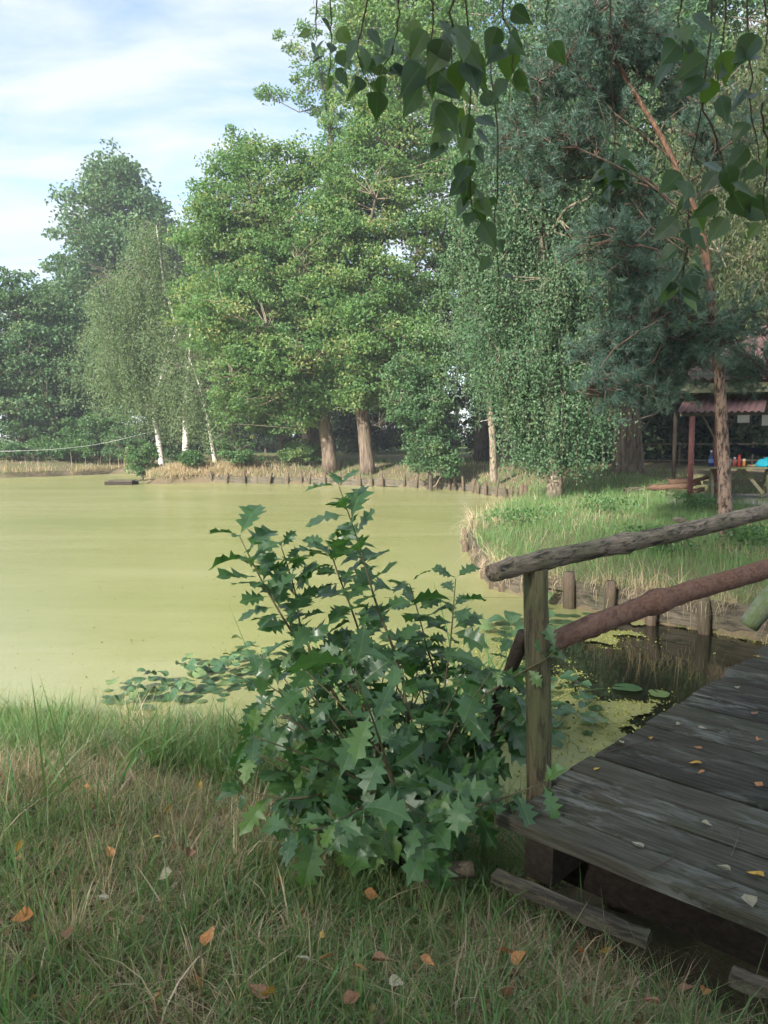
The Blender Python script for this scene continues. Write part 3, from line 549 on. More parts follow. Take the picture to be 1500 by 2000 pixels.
d = 12; tree('pine_tree', 'leaning young pine with orange upper bark in front of the shelter', [P(1418, 1058, -.02)] + TR([(1413, 900), (1402, 700), (1387, 580), (1370, 450), (1330, 350), (1288, 262), (1215, 140), (1190, 60), (1178, -60)], d), [.115, .098, .078, .064, .053, .046, .039, .032, .024, .012],
    [E(1190, 40, 70, 60, d - .25, .5), E(1130, 90, 60, 40, d + .75, .5), E(1260, 70, 50, 60, d + .75, .5), E(1090, 150, 60, 30, d - .25, .5), E(1180, 190, 60, 30, d + .75, .5), E(1040, 280, 60, 30, d + .75, .5), E(1130, 270, 70, 35, d - .25, .5), E(1110, 345, 80, 30, d + .75, .5), E(1230, 390, 60, 40, d + .75, .5), E(1190, 480, 55, 40, d - .25, .5), E(1250, 520, 60, 40, d + .75, .5), E(1230, 620, 70, 40, d + .75, .5), E(1310, 600, 60, 40, d - .25, .5), E(1200, 690, 70, 35, d + .75, .5), E(1290, 680, 80, 40, d + .75, .5), E(1180, 760, 50, 25, d - .25, .5), E(1260, 750, 70, 30, d + .75, .5), E(1340, 700, 50, 40, d + .75, .5), E(1440, 650, 60, 40, d - .25, .5), E(1470, 720, 50, 25, d + .75, .5), E(1340, 180, 50, 40, d + .75, .5), E(1400, 280, 50, 35, d - .25, .5), E(1330, 130, 40, 30, d + .75, .5)], 'pine', clumps=400, per=7, rc=.15, leaf=(0, 0), lmat='needle', bmat='pine_bark', seed=54, limbs=30, from_h=.28, shell=3., limb_r=.22, brmat='pine_twig')
# shrubs on the spit and bank
for (px, py, rx, ry, dd, sd, nm, lb, lm) in [(278, 893, 32, 36, 35, 61, 'round_shrub', 'glossy green round shrub at the tip of the spit', 'bush_leaf'), (462, 892, 48, 42, 34.5, 62, 'round_shrub', 'broad leafy shrub beside the thin leaning birch', 'bush_leaf'), (590, 888, 38, 30, 35, 63, 'round_shrub', 'loose pale green shrub left of the two oak trunks', 'oak_leaf'), (372, 925, 16, 22, 34, 64, 'round_shrub', 'small nettle like shrub at the foot of the mottled birch', 'bush_leaf'), (345, 870, 28, 40, 39, 65, 'round_shrub', 'shrub in shade between the two white birch trunks', 'alder_leaf')]:
    tree(nm, lb, TR([(px, py + ry), (px, py + 5), (px, py - ry * .4)], dd), [.05, .04, .015], [E(px, py, rx, ry, dd), E(px + rx * .3, py + ry * .4, rx * .7, ry * .5, dd)], clumps=46, per=75, rc=.32, leaf=(.12, .085), lmat=lm, bmat='dark_bark', seed=sd, cat='shrub', from_h=.02, limbs=6)
# trees further back that close the gaps
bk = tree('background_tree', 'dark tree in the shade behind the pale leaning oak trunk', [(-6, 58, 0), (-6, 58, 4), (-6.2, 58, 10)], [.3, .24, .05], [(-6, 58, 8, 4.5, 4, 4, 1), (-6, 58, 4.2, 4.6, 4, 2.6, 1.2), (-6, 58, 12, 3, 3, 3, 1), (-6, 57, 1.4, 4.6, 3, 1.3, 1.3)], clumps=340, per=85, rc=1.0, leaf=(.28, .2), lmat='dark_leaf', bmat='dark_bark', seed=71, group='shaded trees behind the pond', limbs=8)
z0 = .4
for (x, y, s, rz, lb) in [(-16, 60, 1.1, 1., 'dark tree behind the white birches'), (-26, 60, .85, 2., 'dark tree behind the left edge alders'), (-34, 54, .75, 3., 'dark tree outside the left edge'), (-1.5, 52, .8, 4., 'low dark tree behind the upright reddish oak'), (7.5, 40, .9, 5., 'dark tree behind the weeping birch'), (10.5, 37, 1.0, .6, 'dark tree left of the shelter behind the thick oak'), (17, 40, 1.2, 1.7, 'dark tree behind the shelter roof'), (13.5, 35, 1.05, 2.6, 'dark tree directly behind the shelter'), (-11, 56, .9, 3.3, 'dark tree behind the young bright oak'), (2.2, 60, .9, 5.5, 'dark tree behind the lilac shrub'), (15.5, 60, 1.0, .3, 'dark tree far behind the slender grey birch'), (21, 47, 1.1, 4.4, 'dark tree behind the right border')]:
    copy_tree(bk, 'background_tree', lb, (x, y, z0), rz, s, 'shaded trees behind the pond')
pale = tree('background_bush', 'pale sunlit bush seen through the sky gap', [(6.4, 68, 0), (6.4, 68, 2), (6.4, 68, 4)], [.15, .1, .04], [(6.4, 68, 2.6, 2.0, 2, 2.2, 1), (5.2, 68, 1.6, 1.6, 2, 1.4, 1)], clumps=70, per=70, rc=.6, leaf=(.22, .16), lmat='pale_leaf', bmat='dark_bark', seed=72, cat='bush', from_h=.05, limbs=6)
copy_tree(pale, 'background_bush', 'pale sunlit bush on the meadow behind the grey birch trunk', (10.4, 74, .4), 1.3, .9)
copy_tree(pale, 'background_bush', 'pale bush on the meadow seen under the shelter roof', (30, 62, .4), 2.3, 1.2)
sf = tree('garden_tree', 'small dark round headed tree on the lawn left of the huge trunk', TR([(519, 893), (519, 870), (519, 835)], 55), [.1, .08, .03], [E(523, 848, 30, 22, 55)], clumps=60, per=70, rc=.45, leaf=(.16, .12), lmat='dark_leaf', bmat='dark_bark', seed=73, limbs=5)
copy_tree(sf, 'garden_tree', 'small dark round headed tree right of its twin on the lawn', (sf.location.x + 1.0, 54.5, sf.location.z), 1., .85)
# trees standing behind and beside the viewer: they shade the deck and the right bank
sh = tree('maple_tree', 'tall tree behind the viewer shading the deck', [(-12.5, -18, 0), (-12.5, -18, 9), (-12.3, -18, 29)], [.45, .36, .06], [(-12.5, -18, 22, 5.8, 4.6, 9, 1), (-12.5, -18, 11, 6, 4.6, 5, 1)], clumps=330, per=36, rc=1.2, leaf=(.36, .27), lmat='alder_leaf', bmat='dark_bark', seed=81, group='trees behind the viewer', limbs=8)
for (x, y, s, rz, lb) in [(-5, -20, 1.0, .7, 'tall tree behind the viewer left of the deck'), (4, -18, .9, 1., 'tall tree behind the viewer to the right'), (15, 7.5, .75, 3., 'tall tree right of the bridge')]:
    copy_tree(sh, 'maple_tree', lb, (x, y, 0), rz, s, 'trees behind the viewer')

# ------------------------------------------------------------------ footbridge
RZ = math.atan2(VV[1], VV[0])
def BP(s, v, z=.17): return C0 * (1, 1, 0) + U * s + VV * v + np.array([0, 0, z])
bridge = empty('footbridge', 'weathered grey plank footbridge with a log railing at lower right', 'footbridge', tuple(BP(0, 0, 0)), rz=RZ)
def local_child(name, me, parent, loc, rot=(0, 0, 0)):
    o = link(name, me, parent, loc, rot); return o
BI = (Matrix.Translation(bridge.location) @ bridge.rotation_euler.to_matrix().to_4x4()).inverted()
def axis_child(name, mb, mat, parent, p, q, smooth=False):
    """a long part whose own x axis runs along it, so that its grain does too"""
    p = np.asarray(p, float); d = nrm(np.asarray(q, float) - p); a = nrm(np.cross((0, 0, 1), d)); b = np.cross(d, a); R3 = np.stack([d, a, b], 1)
    mb.V = [(v - p) @ R3 for v in mb.V]; o = link(name, mb.mesh(name, M[mat], smooth))
    Mw = Matrix([[*R3[i], p[i]] for i in range(3)] + [[0, 0, 0, 1]])
    if parent is not None: o.parent = parent; o.matrix_parent_inverse = (Matrix.Translation(parent.location) @ parent.rotation_euler.to_matrix().to_4x4()).inverted()
    o.matrix_basis = Mw; return o
def bpart(name, mb, mat, smooth=False, ax=None): return axis_child(name, mb, mat, bridge, ax[0], ax[1], smooth) if ax else child(name, mb.mesh(name, M[mat], smooth), bridge)
def plank_mesh(w, ln, th, hole=None):
    n = 9; xs = np.linspace(0, ln, n); V = []; F = []
    e0 = rng.normal(size=n) * .0022; e1 = rng.normal(size=n) * .0022
    if hole: k = int(np.searchsorted(xs, hole[0])); xs[k - 1] = hole[0] - .07; xs[k] = hole[0] + .07; e0[k - 1:k + 1] = 0; e1[k - 1:k + 1] = 0
    bv = .006
    for i, x in enumerate(xs):
        for (y, z) in ((0 + e0[i], -th), (w + e1[i], -th), (w + e1[i], -bv), (w - bv + e1[i], 0), (bv + e0[i], 0), (0 + e0[i], -bv)): V.append((x, y, z + rng.normal() * .0008))
    for i in range(n - 1):
        for k2 in range(6):
            if hole and i == k - 1 and k2 in (3, 0): continue
            F.append([i * 6 + k2, i * 6 + (k2 + 1) % 6, i * 6 + 6 + (k2 + 1) % 6, i * 6 + 6 + k2])
    V = np.array(V); mb = MB().add(V, np.array(F)); mb.add(V, [np.array([[5, 4, 3, 2, 1, 0]]), np.array([[(n - 1) * 6 + q for q in range(6)]])])
    if hole:
        m = 16; th_ = np.linspace(0, 2 * math.pi, m, endpoint=False); cx, cy = hole; ri = .024
        for z, a in ((0., 0.), (-th, 0.)):
            inn = np.c_[cx + ri * np.cos(th_), cy + ri * np.sin(th_), np.full(m, z)]
            y0, y1 = (bv, w - bv) if z == 0 else (0, w); sc = 1 / np.maximum(np.abs(np.cos(th_)), np.abs(np.sin(th_)))
            ox = np.cos(th_) * sc; oy = np.sin(th_) * sc
            out = np.c_[cx + .07 * ox, np.where(oy > 0, cy + oy * (y1 - cy), cy + oy * (cy - y0)), np.full(m, z)]
            q = np.arange(m); mb.add(np.vstack([inn, out]), np.stack([q, q + m, (q + 1) % m + m, (q + 1) % m], -1))
        t = np.vstack([np.c_[cx + ri * np.cos(th_), cy + ri * np.sin(th_), np.zeros(m)], np.c_[cx + ri * np.cos(th_), cy + ri * np.sin(th_), np.full(m, -th)]]); q = np.arange(m)
        mb.add(t, np.stack([q, (q + 1) % m, (q + 1) % m + m, q + m], -1))
    return mb.mesh('plank', M['deck'])
hp = P(1183, 1635, .17); hs = (hp - C0) @ U; hv = (hp - C0) @ VV
s = 0.; k = 0
while s < 6.1:
    w = [.155, .20, .165, .17, .18, .16][k % 6] + float(rng.normal() * .006)
    if k == 0: w = .15
    v0 = float(rng.normal() * .012) - (.03 if k == 0 else 0)
    hole = (hv - v0, hs - s) if s < hs - .03 and s + w > hs + .03 else None
    o = link('plank', plank_mesh(w, 1.62, .045, hole), bridge, (v0, s, .17 + float(rng.normal() * .002)), (float(rng.normal() * .004), 0, float(rng.normal() * .003)))
    if k == 0: o['label'] = 'pale worn board at the end of the deck'
    s += w + .013 + float(abs(rng.normal()) * .004); k += 1
for v in (.14, 1.42): bpart('stringer', MB().add(*beam(BP(.05, v, .03), BP(6, v, .03), .12, .18)), 'dark_wood')
bpart('end_beam', MB().add(*beam(BP(.4, .05, -.14), BP(.4, 1.6, -.14), .12, .14, 3, .004)), 'dark_wood')
for s_ in (.6, 3.0, 5.2): bpart('pile', MB().add(*tube([BP(s_, .2, -1.2), BP(s_, .2, -.06)], .07, 8)), 'dark_wood', True)
# railing
def log(pts, r0, r1, n=22, sides=12, knots=(), jit=.03, seed=0):
    r = np.random.default_rng(seed); path = smooth_path(pts, n); t = np.linspace(0, 1, n); rad = r0 + (r1 - r0) * t + r.normal(size=n) * r0 * jit
    for kt, ka in knots: rad = rad + ka * r0 * np.exp(-((t - kt) / .018) ** 2)
    path[1:-1] += r.normal(size=(n - 2, 3)) * r0 * .035
    return MB().add(*tube(path, rad, sides, .014, True, r))
post_b = BP(.34, -.06, 0); TOPZ = 1.05
bpart('post', log([D(1053, 1545, 3.02) - (0, 0, .75), D(1053, 1500, 3.02), D(1046, 1112, 3.02)], .053, .049, 14, 14, (), .02, 1), 'post_wood', True)
pA = D(962, 1119, 2.84); pB = D(1046, 1097, 3.03); pC = D(1200, 1065, 3.52); pD = D(1350, 1034, 4.15); pE = D(1500, 998, 5.0); pF = pE + U * 1.6
bpart('handrail', log([pA, pB, pC, pD, pE, pF], .035, .053, 60, 18, ((.10, .14), (.225, .2), (.42, .3)), .02, 2), 'rail_wood', True, (pA, pF))
kn = D(1345, 1024, 4.15); bpart('branch_stub', MB().add(*tube([kn + (-.02, 0, .015), kn + (-.08, 0, .03)], [.02, .012], 7)), 'rail_wood', True)
qA = D(1058, 1262, 3.08); qB = D(1180, 1213, 3.5); qC = D(1330, 1160, 4.1); qD = D(1500, 1110, 5.0); qE = qD + U * 1.5
bpart('middle_rail', log([qA, qB, qC, qD, qE], .041, .070, 60, 18, ((.2, .16), (.24, .1), (.42, .32), (.44, .15)), .022, 3), 'red_log', True, (qA, qE))
bpart('brace', log([D(1022, 1236, 3.12), D(1000, 1300, 3.2), D(955, 1420, 3.35), D(940, 1500, 3.4)], .026, .036, 12, 10, (), .06, 4), 'dark_wood', True)
bpart('brace', log([D(1462, 1222, 6.3), D(1520, 1150, 6.2), D(1600, 1060, 6.1)], .085, .09, 12, 12, (), .05, 5), 'moss_log', True, (D(1462, 1222, 6.3), D(1600, 1060, 6.1)))
bpart('post', log([BP(4.6, -.08, -.8), BP(4.6, -.08, 1.15)], .06, .055, 10, 12, (), .02, 6), 'post_wood', True)
tm = MB(); a = P(966, 1712, -.01); b = P(1270, 1836, -.012); c = P(1560, 1955, .0); V, F = beam(a, b, .05, .035, 8, .003); tm.add(V, F)
tag(axis_child('ground_timber', tm, 'grey_wood', None, a, b), 'squared weathered timber lying on the ground below the deck end', 'timber')
tm = MB().add(*beam(P(1430, 1905, .0), c, .05, .035, 5, .004)); tag(axis_child('ground_timber', tm, 'grey_wood', None, P(1415, 1890, .02), c), 'second short timber on the ground at the lower right corner', 'timber')

# ------------------------------------------------------------------ stake and plank walls along the banks
def revetment(name, label, line, posts, rows, ph, pr, seed, tilt=.05, mat='stake_wood'):
    r = np.random.default_rng(seed); line = np.asarray(line, float); root = empty(name, label, 'bank wall', (*line[0], WZ))
    for a, b in zip(line[:-1], line[1:]):
        d = nrm(b - a); nrm2 = np.array([-d[1], d[0]]); L_ = np.linalg.norm(b - a); m = max(1, int(round(L_ / 1.9)))
        sd = np.sign(pond_dist(np.array([(a + b)[0] / 2 + nrm2[0] * .2]), np.array([(a + b)[1] / 2 + nrm2[1] * .2]))[0]) or 1
        for i in range(m):
            for z, h in rows:
                p0 = a + (b - a) * i / m + nrm2 * sd * .03; p1 = a + (b - a) * (i + 1) / m + nrm2 * sd * .03; dz = r.normal(size=2) * .018
                axis_child('plank', MB().add(*beam((*p0, WZ + z + dz[0]), (*(p1 - d * .01), WZ + z + dz[1]), .035, h, 3, .005)), 'grey_wood', root, (*p0, WZ + z), (*p1, WZ + z))
    for (x, y, hh) in posts:
        h = hh or ph * r.uniform(.75, 1.15); t = r.normal(size=2) * tilt; rr = pr * r.uniform(.8, 1.2)
        child('post', MB().add(*tube([(x, y, WZ - .5), (x + t[0] * .5, y + t[1] * .5, WZ + h * .5), (x + t[0], y + t[1], WZ + h)], [rr, rr, rr * .93], 9, .04, True, r)).mesh('post', M[mat], True), root)
    return root
def at_w(px, py): q = P(px, py, WZ); return (q[0], q[1])
line = [(5.0, 5.5), (3.85, 7.5), (2.9, 8.37), (2.2, 9.05), (1.44, 10.1), (1.4, 12), (1.55, 14.2), (1.9, 16.6)]
def ptop(px, pb, pt): x, y = at_w(px, pb); return (x, y, (D(px, pt, y)[2] - WZ) * .85)
revetment('plank_revetment', 'rotting plank and stake wall holding the grassy right bank', line, [ptop(*t) for t in ((1378, 1235, 1150), (1264, 1218, 1142), (1190, 1203, 1122), (1113, 1188, 1105), (986, 1156, 1100), (962, 1150, 1098), (948, 1130, 1085), (928, 1110, 1062), (914, 1078, 1050), (912, 1050, 1030))], [(.08, .16), (.26, .15)], .4, .062, 5)
fl = [(4.35, 22.6), (4.1, 24.6), (2.86, 28.5), (1.0, 30.2), (-3.25, 32.4), (-7.6, 33.2)]
def along(line, gaps, r):
    out = []; line = np.asarray(line, float)
    for (a, b), g in zip(zip(line[:-1], line[1:]), gaps):
        L_ = np.linalg.norm(b - a); d = nrm(b - a); n_ = np.array([d[1], -d[0]]); sd = -np.sign(pond_dist(np.array([(a + b)[0] / 2 + n_[0] * .2]), np.array([(a + b)[1] / 2 + n_[1] * .2]))[0]); x = .2
        while x < L_: q = a + d * x + n_ * sd * .06; out.append((q[0], q[1], None)); x += g * r.uniform(.6, 1.4)
    return out
revetment('plank_revetment', 'long low stake wall edging the far bank below the oaks', fl, along(fl, (.6, .62, .5, .75, .85), np.random.default_rng(6)), [(.08, .17), (.22, .12)], .52, .055, 6, .07)
# floating platform off the spit
fp = empty('floating_platform', 'small grey wooden platform floating at the tip of the spit', 'platform', tuple(P(238, 948, WZ)))
x0, y0, _ = P(238, 946, WZ)
for i in range(5): child('board', MB().add(*box(x0 - .42 + i * .21, y0, WZ + .16, .2, .9, .04, .1)).mesh('board', M['grey_wood']), fp)
for q in (-.4, .4): child('float_beam', MB().add(*box(x0, y0 + q, WZ + .05, 1.1, .14, .18, .1)).mesh('float_beam', M['dark_wood']), fp)
child('gangplank', MB().add(*beam((x0 + .5, y0 + .1, WZ + .14), (x0 + 1.5, y0 + .9, WZ + .2), .2, .04)).mesh('gangplank', M['grey_wood']), fp)

# ------------------------------------------------------------------ grass
def in_deck(X, Y):
    s = (X - C0[0]) * U[0] + (Y - C0[1]) * U[1]; v = (X - C0[0]) * VV[0] + (Y - C0[1]) * VV[1]; return (s > -.02) & (v > -.03) & (v < 1.7)
def scatter(n, x0, x1, y0, y1, r, dmin=0., extra=None, fov=.58):
    X = r.uniform(x0, x1, n); Y = r.uniform(y0, y1, n); d = pond_dist(X, Y); k = (d > dmin) & ~in_deck(X, Y) & (np.abs(X) < Y * fov + .45)
    if extra is not None: k &= extra(X, Y, d)
    X, Y, d = X[k], Y[k], d[k]; return X, Y, height(X, Y), d
r = np.random.default_rng(100); gr = MB()
STRAW = [(P(270, 1490), .42, .8), (P(100, 1480), .4, .4), (P(200, 1800), .22, .45), (P(600, 1840), .2, .4), (P(430, 1560), .25, .5), (P(960, 1745), .3, .8), (P(1050, 1900), .3, .4), (P(400, 1950), .2, .35)]
def dryness(X, Y):
    f = .18 + .28 * hashn(X * .9 + 3, Y * .9, 2.1)
    for c, rad, w in STRAW: f = f + w * np.exp(-((X - c[0]) ** 2 + (Y - c[1]) ** 2) / rad ** 2)
    return np.clip(f, .05, .97)
def tints(X, Y, r, dry): n = len(X); return np.where(r.uniform(size=n) < dry, r.uniform(.0, .45, n), r.uniform(.5, 1., n))
X, Y, Z, d = scatter(150000, -3.6, 2.6, 1.55, 5.75, r, -.03); dr = dryness(X, Y); n = len(X); dryb = r.uniform(size=n) < dr
hh = np.where(dryb, r.uniform(.05, .17, n), r.gamma(5., .022, n) + .02) * np.where(Y > 3.9, 1.5, 1.); t = np.where(dryb, r.uniform(0, .45, n), r.uniform(.5, 1, n))
kk = r.uniform(size=n) < .45; X, Y, Z, hh, dryb, t = X[kk], Y[kk], Z[kk], hh[kk], dryb[kk], t[kk]; n = len(X)
TX, TY, TZ_, td_ = scatter(7600, -3.6, 2.6, 1.55, 5.7, r, -.02); m = len(TX); per_ = r.integers(8, 34, m); ti = np.repeat(np.arange(m), per_); na = len(ti); az = r.uniform(0, 2 * math.pi, na); rd_ = np.abs(r.normal(size=na)) * .022
bx = TX[ti] + np.cos(az) * rd_; by_ = TY[ti] + np.sin(az) * rd_; tdry = r.uniform(size=m) < dryness(TX, TY) * .8; tt = np.where(tdry, r.uniform(.02, .4, m), r.uniform(.52, .98, m))[ti] + r.normal(size=na) * .05; th_ = (r.gamma(6., .021, m) * np.where(TY > 4., 1.5, 1.))[ti] * r.uniform(.55, 1.15, na)
kk = ~in_deck(bx, by_); v, f, t2 = blades(np.c_[bx, by_, height(bx, by_) - .01][kk], th_[kk], r.uniform(.0022, .0062, na)[kk], r, .55, .95, 3, az[kk], np.clip(tt, 0, 1)[kk]); gr.add(v, f, t2)
v, f, t = blades(np.c_[X, Y, Z - .01], hh, np.where(dryb, .0034, .0052) * r.uniform(.5, 1.7, n), r, .75, .9, 2, tint=t); gr.add(v, f, t)
# flat lying straw
X, Y, Z, d = scatter(70000, -3.6, 2.6, 1.55, 5.4, r, 0.); k = r.uniform(size=len(X)) < dryness(X, Y) + .1; X, Y, Z = X[k], Y[k], Z[k]; n = len(X)
az = r.uniform(0, 2 * math.pi, n); B = np.c_[X, Y, Z + r.uniform(.0, .045, n)]
v, f, t = blades(B, r.uniform(.06, .26, n), r.uniform(.0016, .0046, n), r, 0., .15, 2, az, r.uniform(0, .42, n)); V3 = v.reshape(-1, 5, 3)
# lay them down: rotate each straw about its foot
dx = V3 - B[:, None]; el = r.normal(size=n) * .22; h_ = np.stack([np.cos(az), np.sin(az), np.zeros(n)], -1)
ln = dx[..., 2:3]; lat = dx.copy(); lat[..., 2] = 0; V3 = B[:, None] + lat + ln * (h_ * np.cos(el)[:, None] + np.array([0, 0, 1.]) * np.abs(np.sin(el))[:, None])[:, None]
gr.add(V3.reshape(-1, 3), f, t)
# longer bents
X, Y, Z, d = scatter(9000, -3.4, 2.2, 1.7, 5.6, r, -.03); n = len(X); v, f, t = blades(np.c_[X, Y, Z], r.uniform(.14, .34, n) * np.where(Y > 4., 1.3, 1.), r.uniform(.003, .008, n), r, .6, 1.1, 4, tint=tints(X, Y, r, .3 * dryness(X, Y))); gr.add(v, f, t)
X, Y, Z, d = scatter(2600, -3.4, 2.4, 1.6, 5.2, r, .1); n = len(X); lit = MB(); v, f, t = leaf_quads(np.c_[X, Y, Z + r.uniform(.005, .05, n)], .045, .03, r, .5, tint=r.uniform(0, 1, n), fold=.35); lit.add(v, f, t)
M['litter'] = leaf_mat('leaf_litter', [(0, (.10, .06, .035)), (.5, (.2, .12, .07)), (.85, (.3, .2, .12)), (1, (.4, .26, .1))], .15, .6, .3, 0.)
tag(lit.obj('leaf_litter', M['litter']), 'small brown dead leaf scraps caught between the foreground grass', 'leaf litter', kind='stuff')
tag(gr.obj('grass', M['grass']), 'rough trampled grass mixed with dry straw in the foreground', 'grass', kind='stuff')
# sedge tufts
r = np.random.default_rng(101)
def tuft(px, py, n, hgt, wid, label, spread=.05, bend=1.2, lean=.35, tl=(.62, 1.), z=None, name='sedge_tuft'):
    wid *= 1.35
    q = P(px, py, -.15 if z is None else z); q[2] = max(hz(q[0], q[1]), WZ) if z is None else z; B = q + r.normal(size=(n, 3)) * np.array([spread, spread, 0])
    v, f, t = blades(B, r.uniform(.45, 1.05, n) * hgt, r.uniform(.6, 1.2, n) * wid, r, lean, bend, 6, tint=r.uniform(*tl, n))
    o = empty(name, label, 'grass tuft', tuple(q)); child('blades', MB().add(v, f, t).mesh('blades', M['grass']), o)['kind'] = 'stuff'
tuft(312, 1495, 60, .55, .014, 'tall arching sedge tuft beside the pinkish straw patch')
tuft(385, 1490, 60, .46, .012, 'arching sedge tuft left of the oak bush under a yellow leaf')
tuft(432, 1500, 60, .48, .011, 'sedge tuft touching the left side of the oak bush')
tuft(95, 1420, 40, .42, .009, 'upright grass tuft at the water edge near the left border')
tuft(55, 1425, 26, .4, .008, 'thin grass tuft at the water edge at the left border')
tuft(145, 1418, 34, .36, .009, 'grass tuft at the water edge left of the lily pads')
tuft(180, 1600, 12, .7, .012, 'few long blue green blades in the lower left grass', .12, 1.0, .7)
tuft(60, 1640, 10, .6, .014, 'broad blades sprouting at the left border', .1, 1.0, .8)
tuft(470, 1400, 60, .42, .010, 'thick bright tuft between the lily pads and the oak bush', .14)
tuft(340, 1420, 60, .34, .010, 'low bright tuft just below the lily pads', .16)
tuft(880, 1790, 60, .30, .007, 'dark green tuft combed to the right in front of the timber', .10, 1.3, .8, (.75, 1.))
tuft(980, 1795, 46, .26, .006, 'small green tuft against the ground timber', .08, 1.2, .7, (.75, 1.))
tuft(640, 1950, 40, .22, .006, 'small green tuft at the bottom middle', .08, 1.2, .7)
tuft(60, 1880, 50, .24, .006, 'bright green tuft in the lower left corner', .12, 1.2, .7)
tuft(1130, 1850, 30, .22, .005, 'sparse tuft under the deck end', .1, 1., .6)
tuft(950, 1700, 9, .75, .018, 'pale reed shoot bent over at the deck corner', .03, 1.1, .3, (.6, .8))
# reeds behind the bush
r = np.random.default_rng(102)
for (px, py, n, hgt, lb) in ((660, 1330, 20, 1.15, 'reed clump rising behind the left of the oak bush'), (930, 1330, 34, 1.2, 'reed clump leaning right behind the oak bush'), (1000, 1290, 18, .85, 'reed clump between the oak bush and the rail post')):
    tuft(px, py + 130, n, hgt, .016, lb, .13, .8, .4, (.6, 1.), z=WZ, name='reed_clump')
# right bank
r = np.random.default_rng(103); gb = MB()
X, Y, Z, d = scatter(175000, 1.2, 12.5, 6.0, 25, r, .02, lambda X, Y, d: (X > 1.2 + 0 * Y) & ((Y > 7) | (X > 4)), .62); n = len(X); k = r.uniform(size=n) < np.clip(9. / Y, .3, 1.); X, Y, Z, d = X[k], Y[k], Z[k], d[k]; n = len(X)
dry = np.clip(.55 * np.exp(-d / .22) + .02 + .2 * hashn(X, Y, 1.1) + .15 * np.exp(-((X - 2.6) ** 2 + (Y - 15.5) ** 2) / 2.2) + .45 * np.exp(-((X - 5.0) ** 2 + (Y - 10.3) ** 2) / .5), 0, .95); db = r.uniform(size=n) < dry
az = r.uniform(0, 2 * math.pi, n); hh = r.gamma(5., .030, n) * np.where(db, 1.1, 1.) * (1 + .5 * np.clip(hashn(X + 9, Y, 1.6), 0, 1)) + .03
hh *= np.where((X > 8.2) & (Y > 15), .35, 1.) 
v, f, t = blades(np.c_[X, Y, Z - .02], hh, r.uniform(.004, .009, n) * np.sqrt(Y / 8), r, .55, .9, 2, az, np.where(db, r.uniform(0, .42, n), r.uniform(.66, 1, n))); gb.add(v, f, t)
# straw hanging over the stake wall
lp = np.array(line); 
for a, b in zip(lp[:-1], lp[1:]):
    m = int(np.linalg.norm(b - a) * (330 if a[1] < 10 else 60)); tt = r.uniform(0, 1, m)[:, None]; B2 = a + (b - a) * tt; dd = nrm(b - a); nn = np.array([-dd[1], dd[0]]); sd = -np.sign(pond_dist(np.array([(a + b)[0] / 2 + nn[0] * .2]), np.array([(a + b)[1] / 2 + nn[1] * .2]))[0])
    clus = np.clip(.4 + .9 * hashn(B2[:, 0] * 1.5, B2[:, 1] * 1.5, 2.3), 0, 1); k = r.uniform(size=m) < clus; B2 = B2[k] - nn * sd * r.uniform(.0, .12, (k.sum(), 1)); m = len(B2)
    az = math.atan2(nn[1] * sd, nn[0] * sd) + r.normal(size=m) * .6
    v, f, t = blades(np.c_[B2, np.full(m, WZ + .3) + r.uniform(-.05, .08, m)], r.uniform(.2, .55, m), r.uniform(.004, .008, m), r, .9, 1.9, 5, az, r.uniform(0, .3, m)); gb.add(v, f, t)
tag(gb.obj('grass', M['grass']), 'lush green grass with straw edges covering the right bank', 'grass', kind='stuff')
# far bank and spit
r = np.random.default_rng(104); gf = MB()
X = r.uniform(-24, 10, 110000); Y = r.uniform(21, 50, 110000); d = pond_dist(X, Y); k = (d > .02) & (r.uniform(size=110000) < np.exp(-np.maximum(d, 0) / 3.5)) & (np.abs(X) < Y * .62); X, Y, d = X[k], Y[k], d[k]; n = len(X); Z = height(X, Y)
dry = np.clip(.6 * np.exp(-d / .8) + .12 + .3 * hashn(X, Y, .8), 0, .9); db = r.uniform(size=n) < dry
v, f, t = blades(np.c_[X, Y, Z - .02], r.gamma(5, .034, n) * np.where(X < -11, .7, 1.) + .04, r.uniform(.012, .028, n), r, .5, .8, 2, None, np.where(db, r.uniform(.14, .46, n), r.uniform(.55, 1, n))); gf.add(v, f, t)
n = 9000; X = -8.2 + r.normal(size=n) * 1.7; Y = 34.0 + r.normal(size=n) * .7; d = pond_dist(X, Y); k = d > .05; X, Y = X[k], Y[k]; n = len(X)
v, f, t = blades(np.c_[X, Y, height(X, Y)], r.uniform(.15, .4, n), r.uniform(.015, .03, n), r, 1.35, .6, 2, None, r.uniform(.1, .4, n)); gf.add(v, f, t)
tag(gf.obj('grass', M['grass']), 'straw coloured grass and cut reeds along the far bank and spit', 'grass', kind='stuff')
rd = MB(); n = 700; X = np.concatenate([r.uniform(-16, -11.3, n), r.uniform(-24, -16.5, n)]); Yb = np.concatenate([np.interp(X[:n], [-16, -14, -12, -11], [38.6, 41.1, 40.2, 37.5]), np.interp(X[n:], [-24, -18.2, -16], [34.6, 36.6, 38.6])]) + .25 + np.abs(r.normal(size=2 * n)) * .3
v, f, t = blades(np.c_[X, Yb, height(X, Yb)], r.uniform(.2, .8, 2 * n) * np.where(r.uniform(size=2 * n) < .12, 1.4, .5), np.full(2 * n, .022), r, .12, .15, 3, None, r.uniform(.15, .45, 2 * n)); rd.add(v, f, t)
tag(rd.obj('dry_reeds', M['grass']), 'pale dry reed stems standing along the far left shore', 'reeds', kind='stuff')
